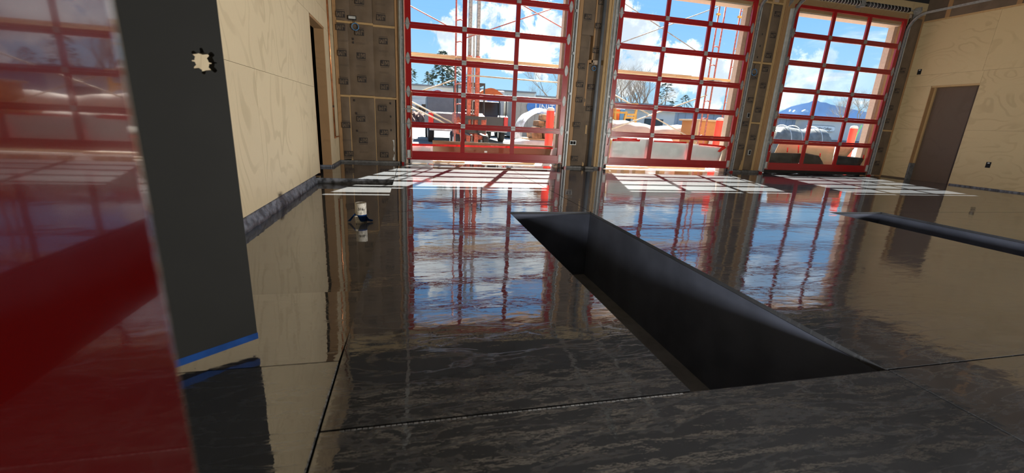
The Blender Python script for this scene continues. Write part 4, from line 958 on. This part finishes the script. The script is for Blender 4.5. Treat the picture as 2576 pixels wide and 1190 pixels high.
# --- vehicles
def wheel(c, R, parent, wdt=.24, ax=(1, 0, 0)):
    c = Vector(c); ax = Vector(ax); mb = MB(); mb.tube([c-ax*wdt/2, c-ax*wdt*.4, c+ax*wdt*.4, c+ax*wdt/2], [R*.9, R, R, R*.9], 20); wl_ = mb.build('wheel', 'tire', parent)
    mb = MB(); mb.tube([c-ax*(wdt/2+.012), c+ax*(wdt/2+.012)], R*.55, 14); mb.build('rim', 'truck_silver', wl_)
def pickup(u, y, label, body, w=1.95, glass='glass_sky_tint', group='pickup trucks outside the first door', rack=False):
    x = at(u, 330, y).x; r = thing('pickup_truck', label, 'truck', (x, y, -.02), 0., group); z = .0
    def bx(name, x0, x1, y0, y1, z0, z1, m, par=r, bev=.03): q = MB(); q.box(x+x0, x+x1, y+y0, y+y1, z0, z1); return q.build(name, m, par, bevel=bev)
    h = w/2
    bx('bed', -h, h, 0., 1.9, .55, 1.18, body, bev=.06); bx('tailgate', -h+.22, h-.22, -.03, .02, .62, 1.14, body, bev=.02); bx('bumper', -h+.05, h-.05, -.16, .0, .46, .62, 'truck_silver', bev=.03)
    q = MB(); q.prism([(1.75, 1.15), (1.9, 1.85), (3.3, 1.85), (3.9, 1.2), (5.3, 1.12), (5.3, .5), (1.75, .5)], (x-h, y, 0), (0, 1, 0), (0, 0, 1), (w, 0, 0)); q.build('cab', body, r, bevel=.05)
    q = MB(); q.prism([(-h+.2, 1.24), (h-.2, 1.24), (h-.32, 1.74), (-h+.32, 1.74)], (x, y+1.73, 0), (1, 0, 0), (0, .21, 1), (0, .06, 0)); q.build('rear_window', glass, r)
    for s_ in (-1, 1):
        bx('tail_light', s_*(h-.11)-.1, s_*(h-.11)+.1, -.04, .1, .72, 1.14, 'tail_red', bev=.03)
        bx('mirror', s_*(h+.07)-.11, s_*(h+.07)+.11, 3.4, 3.5, 1.25, 1.55, 'truck_black', bev=.03)
        for yy in (.9, 4.5): wheel((x+s_*(h-.14), y+yy, .36), .38, r)
    bx('number_plate', -.16, .16, -.175, -.158, .5, .6, 'logo_white', bev=0)
    if rack:
        for s_ in (-1, 1):
            for yy in (.1, 1.75): q = MB(); q.tube([(x+s_*(h-.1), y+yy, 1.15), (x+s_*(h-.1), y+yy, 2.05)], .03, 8); q.build('rack_post', 'truck_black', r)
        for s_ in (-1, 1): q = MB(); q.tube([(x+s_*(h-.1), y-.1, 2.06), (x+s_*(h-.1), y+1.9, 2.06)], .03, 8); q.build('rack_rail', 'truck_black', r)
        q = MB(); q.prism([(-.62, 2.06)]+[(-.62+1.24*k/10, 2.06+.30*math.sin(math.pi*k/10)) for k in range(1, 10)]+[(.62, 2.06)], (x, y+.2, 0), (1, 0, 0), (0, 0, 1), (0, 1.4, 0)); tag(q.build('tarp_roll', 'orange_fabric', r), 'orange tarp on the rack')
    return r
pickup(1128, 17.5, 'dark grey pickup seen from behind left of the lift truck mast', 'truck_grey', 1.6)
pickup(1234, 19.4, 'dark pickup with an orange tarp rack right of the lift truck mast', 'truck_black', 1.6, rack=True)
# box truck
def box_truck():
    P = at(1287, 300, 25.); P.x -= 1.55; r = thing('box_truck', 'white box truck with a blue side panel between pickup and container', 'truck', (P.x, 27, -.02)); x = P.x
    q = MB(); q.box(x-.1, x+1.35, 26.4, 31.2, .75, 2.72); bd = q.build('cargo_box', 'truck_white', r, bevel=.04)
    q = MB(); q.box(x-.112, x-.10, 27.2, 30.4, 1.45, 2.35); q.build('side_panel', 'logo_blue', bd); q = MB(); q.box(x+.3, x+1.1, 26.385, 26.40, 1.75, 2.4); q.build('rear_panel', 'logo_blue', bd)
    q = MB(); q.prism([(31.3, .5), (31.3, 2.3), (32.6, 2.3), (33.3, 1.5), (34., 1.35), (34., .5)], (x, 0, 0), (0, 1, 0), (0, 0, 1), (1.25, 0, 0)); q.build('cab', 'truck_white', r, bevel=.06)
    q = MB(); q.box(x-.01, x+1.26, 31.6, 32.5, 1.5, 2.1); q.build('cab_window', 'glass_dark', r)
    for yy in (27.6, 33.): 
        for s_ in (.05, 1.2): wheel((x+s_, yy, .42), .44, r)
    q = MB(); q.box(x, x+1.25, 26.25, 26.4, .45, .62); q.build('bumper', 'truck_black', r)
    return r
box_truck()
# storage container with blue oval
def container():
    A, B = at(1287, 300, 25.), at(1412, 300, 25.); top = at(1300, 254, 25.).z; r = thing('storage_container', 'beige storage container with a blue lettered oval behind the wrapped pallet', 'container', ((A.x+B.x)/2, 25, -.02))
    q = MB(); q.box(A.x, B.x+.6, 25., 30., .1, top); q.build('box', 'container', r, bevel=.03)
    for k in range(9):
        xx = A.x+.1+k*(B.x-A.x+.4)/8; q = MB(); q.box(xx, xx+.05, 24.97, 25.01, .15, top-.06); q.build('rib', 'container', r)
    q = MB(); q.box(A.x-.04, A.x+.06, 24.95, 25.05, -.02, top); q.box(B.x+.56, B.x+.64, 24.95, 25.05, -.02, top); q.build('corner_posts', 'fascia', r)
    P0, P1 = at(1325, 270, 24.95), at(1410, 274, 24.95); cz = (P0.z+P1.z)/2+.02; hh = .34
    pr = [(P1.x+.1-hh+hh*math.cos(a), cz+hh*math.sin(a)) for a in [-math.pi/2+math.pi*k/10 for k in range(11)]]+[(P0.x+hh+hh*math.cos(a), cz+hh*math.sin(a)) for a in [math.pi/2+math.pi*k/10 for k in range(11)]]
    q = MB(); q.prism(pr, (0, 24.93, 0), (1, 0, 0), (0, 0, 1), (0, .035, 0)); ov = q.build('oval_sign', 'logo_blue', r)
    tm = text_mesh('UNIT', .50, .01, 1.05); tm.materials.append(M['logo_white']); inst('lettering', tm, ((P0.x+P1.x)/2+.05, 24.92, cz), (math.pi/2, 0, 0), ov)
    return r
container()

# --- lift truck mast with forks
def lift_truck():
    y = 13.2; A, B = at(1178, 330, y), at(1197.5, 330, y); xa, xb = A.x, B.x
    r = thing('lift_truck', 'rusty red lift truck with a tall two rail mast behind the first door', 'forklift', ((xa+xb)/2, y, -.02))
    for x in (xa, xb):
        q = MB(); q.box(x-.062, x+.062, y-.07, y+.07, .05, 2.75); q.build('mast_rail', 'rust_red', r, bevel=.008)
        q = MB(); q.box(x-.048, x+.048, y+.0, y+.12, .3, 5.0); q.build('inner_rail', 'scaf_grey', r, bevel=.006)
    for z, m_ in ((.5, 'rust_red'), (1.05, 'rust_red'), (1.55, 'rust_red'), (2.62, 'rust_red'), (3.35, 'scaf_grey'), (4.3, 'scaf_grey'), (4.95, 'scaf_grey')):
        q = MB(); q.box(xa-.06, xb+.06, y+.02, y+.06, z-.04, z+.04); q.build('cross_bar', m_, r)
    q = MB(); q.tube([((xa+xb)/2, y+.05, .3), ((xa+xb)/2, y+.05, 3.3)], .03, 10); q.build('lift_cylinder', 'galv', r)
    q = MB(); q.box(xa-.28, xb+.28, y-.13, y-.075, .55, .66); q.box(xa-.28, xb+.28, y-.13, y-.075, .95, 1.05); q.build('carriage', 'dark_steel', r)
    for x in (xa-.08, xb+.08):
        q = MB(); q.prism([(-.14, .95), (-.18, .95), (-.18, .56), (-1.2, .53), (-1.2, .51), (-.14, .51)], (x-.05, y, 0), (0, 1, 0), (0, 0, 1), (.1, 0, 0)); q.build('fork', 'dark_steel', r)
    q = MB(); q.prism([(.2, .35), (.2, 1.0), (.9, 1.15), (1.6, 1.15), (1.75, .9), (1.75, .35)], (xa-.35, y, 0), (0, 1, 0), (0, 0, 1), (xb-xa+.7, 0, 0)); q.build('body', 'rust_red', r, bevel=.03)
    for s_ in (xa-.33, xb+.33):
        for yy in (.35, 1.55): wheel((s_, y+yy, .26), .28, r, .18)
    for s_ in (xa-.3, xb+.3):
        for yy in (.5, 1.6): q = MB(); q.tube([(s_, y+yy, 1.1), (s_, y+yy, 2.0)], .025, 8); q.build('guard_post', 'truck_black', r)
    q = MB(); q.box(xa-.32, xb+.32, y+.48, y+1.62, 2.0, 2.05); q.build('guard_roof', 'truck_black', r)
    q = MB(); q.box((xa+xb)/2-.2, (xa+xb)/2+.2, y+1.0, y+1.45, 1.15, 1.25); q.box((xa+xb)/2-.2, (xa+xb)/2+.2, y+1.4, y+1.48, 1.25, 1.65); q.build('seat', 'truck_black', r, bevel=.03)
    return r
lift_truck()

# --- wrapped pallet of stone on a white sack
def stone_pallet():
    y = 12.2; A, B = at(1300, 350, y), at(1402, 350, y); x0, x1 = A.x, B.x
    r = thing('stone_pallet', 'brown stone stacked under clear plastic wrap beside the red bollard', 'pallet', ((x0+x1)/2, y, .47)); rnd = random.Random(4)
    zb = .51; zt = 1.22
    q = MB(); q.box(x0+.25, x1, y-.35, y+.6, .47, zb); q.build('pallet_deck', 'plank', r)
    for j in range(4):
        z = zb+j*.17; ins_ = .05*j; x = x0+.32+ins_*2
        while x < x1-.05:
            w_ = rnd.uniform(.14, .30); q = MB(); q.obox((x+w_/2, y-.1+rnd.uniform(-.06, .06), z+.08), (w_/2-.008, 0, rnd.uniform(-.01, .01)), (rnd.uniform(-.02, .02), .24, 0), (rnd.uniform(-.02, .02), 0, .078)); q.build('stone_block', 'stone', r, bevel=.02); x += w_
    q = MB(); cx = (x0+x1)/2+.1; rx = (x1-x0)/2+.14
    prof = [(math.cos(a)*rx, zb-.03+(zt-zb+.16)*math.sin(a)**.7 if math.sin(a) > 0 else zb-.03) for a in [math.pi*k/24 for k in range(25)]]
    n_ = 10
    for j in range(n_+1):
        yy = y-.42+1.05*j/n_; sc_ = .9+.1*math.sin(math.pi*j/n_)
        for (px_, pz_) in prof: q.v.append((cx+px_*sc_+.02*mnoise.noise((px_*4, yy*5, 0)), yy, zb-.03+(pz_-zb+.03)*(sc_+.05*mnoise.noise((px_*3, yy*3, 1)))))
    for j in range(n_):
        for k in range(24): a = j*25+k; q.f.append((a, a+1, a+26, a+25)); q.mi.append(0)
    tag(q.build('plastic_wrap', 'clear_wrap', r, smooth=True), 'clear plastic wrap over the stone')
    s_ = thing('bulk_sack', 'filled white and lilac sack under the stone pallet', 'sack', ((x0+x1)/2, y, -.004))
    q = MB(); 
    prof = [(.0, 0), (.9, 0), (1.0, .12), (1., .36), (.95, .455), (.8, .47), (0, .47)]
    n_ = 28; base = 0
    for (f_, z) in prof:
        for k in range(n_):
            a = 2*math.pi*k/n_; ca, sa = math.cos(a), math.sin(a); e_ = .35; q.v.append(((x0+x1)/2+.05+f_*(x1-x0)*.55*math.copysign(abs(ca)**e_, ca), y+f_*.55*math.copysign(abs(sa)**e_, sa), -.004+z))
    for i in range(len(prof)-1):
        for k in range(n_): k2 = (k+1) % n_; q.f.append((i*n_+k, i*n_+k2, (i+1)*n_+k2, (i+1)*n_+k)); q.mi.append(0)
    q.build('sack_body', 'sack', s_, smooth=True)
    q = MB(); q.box(x1-.34, x1-.02, y-.562, y-.55, .05, .40); q.build('sack_panel', 'sack_blue', s_)
stone_pallet()

# --- stuff behind the middle door
def roll_heap():
    y = 14.2; A, B = at(1528, 325, y), at(1742, 330, y); zl = at(1560, 304, y).z; zr = at(1720, 318, y).z
    r = thing('insulation_heap', 'long low heap of pinkish wrapped insulation behind the middle door', 'insulation', ((A.x+B.x)/2, y, -.02)); n_ = 40
    for row, (k0, k1, yo, sc_) in enumerate(((0, 1., 0., 1.), (0., .62, -.55, .62))):
        q = MB()
        for k in range(n_+1):
            f_ = k0+(k1-k0)*k/n_; x = A.x+(B.x-A.x)*f_; h_ = (zl+(zr-zl)*f_)*sc_*(1+.05*math.sin(f_*9+row))*(1 if 0 < k < n_ else .8)
            for j in range(13):
                a = math.pi*j/12; nz = .05*mnoise.noise((x*2.3, a*2.5, row*3.)); q.v.append((x, y+yo+(.55+nz)*math.cos(a), -.02+(h_+nz*.8)*(math.sin(a)**.5)))
        for k in range(n_):
            for j in range(12): a = k*13+j; q.f.append((a, a+1, a+14, a+13)); q.mi.append(0)
        for k in (0, n_): q.f.append(tuple(k*13+j for j in range(13))); q.mi.append(0)
        q.build('wrapped_bundle', 'pink_wrap', r, smooth=True)
    return r
roll_heap()
for k, (u0, u1, v, lb) in enumerate(((1536, 1640, 331, 'upper long'), (1540, 1695, 334, 'lower long'))):
    y = 12.5-.35*k; A, B = at(u0, v, y), at(u1, v, y); mb = MB(); mb.box(A.x-.3, B.x+.2, y, y+.25, .52-.0*k, .58)
    t_ = thing('lumber_bench', 'stack of pale boards on blocks behind the middle door, %s one' % lb, 'lumber', ((A.x+B.x)/2, y, -.02), 0., 'board stacks behind the middle door'); mb.build('board', 'plank', t_, bevel=.004)
    for q in range(3): mb = MB(); x = A.x+(B.x-A.x)*(.1+.4*q); mb.box(x-.1, x+.1, y+.02, y+.22, -.02, .52); mb.build('block', 'lumber_x', t_)
# orange crate
y = 12.; A, B = at(1752, 340, y), at(1806, 340, y); zt = at(1775, 305, y).z
r = thing('plywood_crate', 'orange-brown plywood crate next to the bollard behind the middle door', 'crate', ((A.x+B.x)/2, y, -.02))
for n_, bx_ in (('front_panel', (A.x+.12, B.x+.35, y, y+.02, .0, zt)), ('side_panel', (A.x+.10, A.x+.12, y, y+1., .0, zt)), ('side_panel', (B.x+.35, B.x+.37, y, y+1., .0, zt)), ('rear_panel', (A.x+.12, B.x+.35, y+1., y+1.02, .0, zt))):
    mb = MB(); mb.box(*bx_); mb.build(n_, 'orange_ply', r, bevel=.003)
mb = MB(); mb.box(A.x, A.x+.10, y-.02, y+.1, -.02, zt); mb.build('corner_post', 'plank', r)
mb = MB(); mb.box(A.x, B.x+.4, y-.05, y+1.05, zt, zt+.05); mb.build('lid', 'plank', r, bevel=.004)
mb = MB(); mb.prism([(0, 0), (.30, .02), (.28, .42), (.06, .45)], (A.x+.40, y-.075, .35), (1, 0, 0), (0, 0, 1), (0, .02, 0)); mb.build('card', 'sack', r)
# yellow machine frame
y = 16.5
r = thing('loader', 'yellow loader frame with blue cabin parts behind the middle door', 'machine', tuple(at(1570, 300, y)*Vector((1, 1, 0))))
def bar(a, b, m='yellow_paint', w_=.055, dy=0.):
    A, B = at(*a, y+dy), at(*b, y+dy); q = MB(); q.tube([A, B], w_, 4); q.build('frame_bar', m, r)
for a, b in (((1540, 282), (1576, 284)), ((1576, 281), (1569, 306)), ((1601, 276), (1594, 302)), ((1577, 288), (1597, 289)), ((1574, 296), (1595, 296)), ((1540, 304), (1570, 306)), ((1545, 262), (1605, 263))): bar(a, b)
g0 = at(1555, 306, y); q = MB(); q.box(g0.x-.9, g0.x+1.1, y, y+1.6, .45, g0.z); q.build('chassis', 'yellow_paint', r, bevel=.05)
for dx_ in (-.6, .8): 
    for dy_ in (0., 1.6): wheel((g0.x+dx_, y+dy_, .45), .47, r, .3, (0, 1, 0))
A, B = at(1541, 273, y+.4), at(1560, 283, y+.4); q = MB(); q.box(A.x, B.x, y+.4, y+1.4, g0.z, A.z); q.build('engine_cover', 'orange_fabric', r, bevel=.03)
A, B = at(1561, 274, y+.4), at(1573, 282, y+.4); q = MB(); q.box(A.x, B.x, y+.4, y+.8, g0.z, A.z); q.build('cooler', 'logo_blue', r, bevel=.02)
# posts of the guard roof
for u in (1548, 1600): A, B = at(u, 262, y+.1), at(u, 306, y+.1); q = MB(); q.tube([A, (B.x, B.y, g0.z-.1)], .05, 6); q.build('guard_post', 'yellow_paint', r)
# wrapped pipe bundle behind third door
y = 20.; A, B = at(1945, 335, y), at(2072, 335, y); zt = at(2000, 319, y).z
r = thing('tarped_bundle', 'long bundle under grey tarp behind the third door', 'tarp', ((A.x+B.x)/2, y, -.02)); n_ = 26
q = MB()
for k in range(n_+1):
    x = A.x+(B.x-A.x)*k/n_; s_ = .95+.03*math.sin(k*.35)+(0 if 1 < k < n_-1 else -.12)
    for j in range(13):
        a = math.pi*j/12; q.v.append((x, y+.8*math.cos(a)*s_, -.02+(zt+.02)*s_*(math.sin(a)**.55)+.03*mnoise.noise((x*2, a*3, 0))))
for k in range(n_):
    for j in range(12): a = k*13+j; q.f.append((a, a+1, a+14, a+13)); q.mi.append(0)
for k in (0, n_): q.f.append(tuple(k*13+j for j in range(13))); q.mi.append(0)
q.build('tarp', 'grey_tarp', r, smooth=True)
for u in (1963, 1990, 2040):
    x = at(u, 335, y).x; q = MB(); q.tube([(x, y+.85*math.cos(math.pi*j/16), .0+(zt+.05)*(math.sin(math.pi*j/16)**.55)) for j in range(17)], .02, 6); q.build('strap', 'galv_white', r)
for u, lb in ((2060, 'left'), (2075, 'middle'), (2090, 'right')):
    A = at(u, 346, 19.); mb = MB(); mb.lathe([(.16, 0), (.17, .3), (.15, .62), (.08, .66), (.08, .74), (0, .74)], (A.x, 19., -.02), 14); tag(mb.build('bucket', 'fascia', None), 'pale canister beside the tarped bundle, %s one' % lb, 'canister', 'canisters behind the third door')
# green hose stakes by the third bollard
A, B = at(2156, 338, 11.), at(2168, 315, 11.); mb = MB(); mb.tube([(A.x-.12, 11., -.004), A, B], .012, 6); tag(mb.build('green_stake', mat('green', (.05, .35, .08), .5).name, None), 'thin green stake leaning behind the third bollard', 'stake')
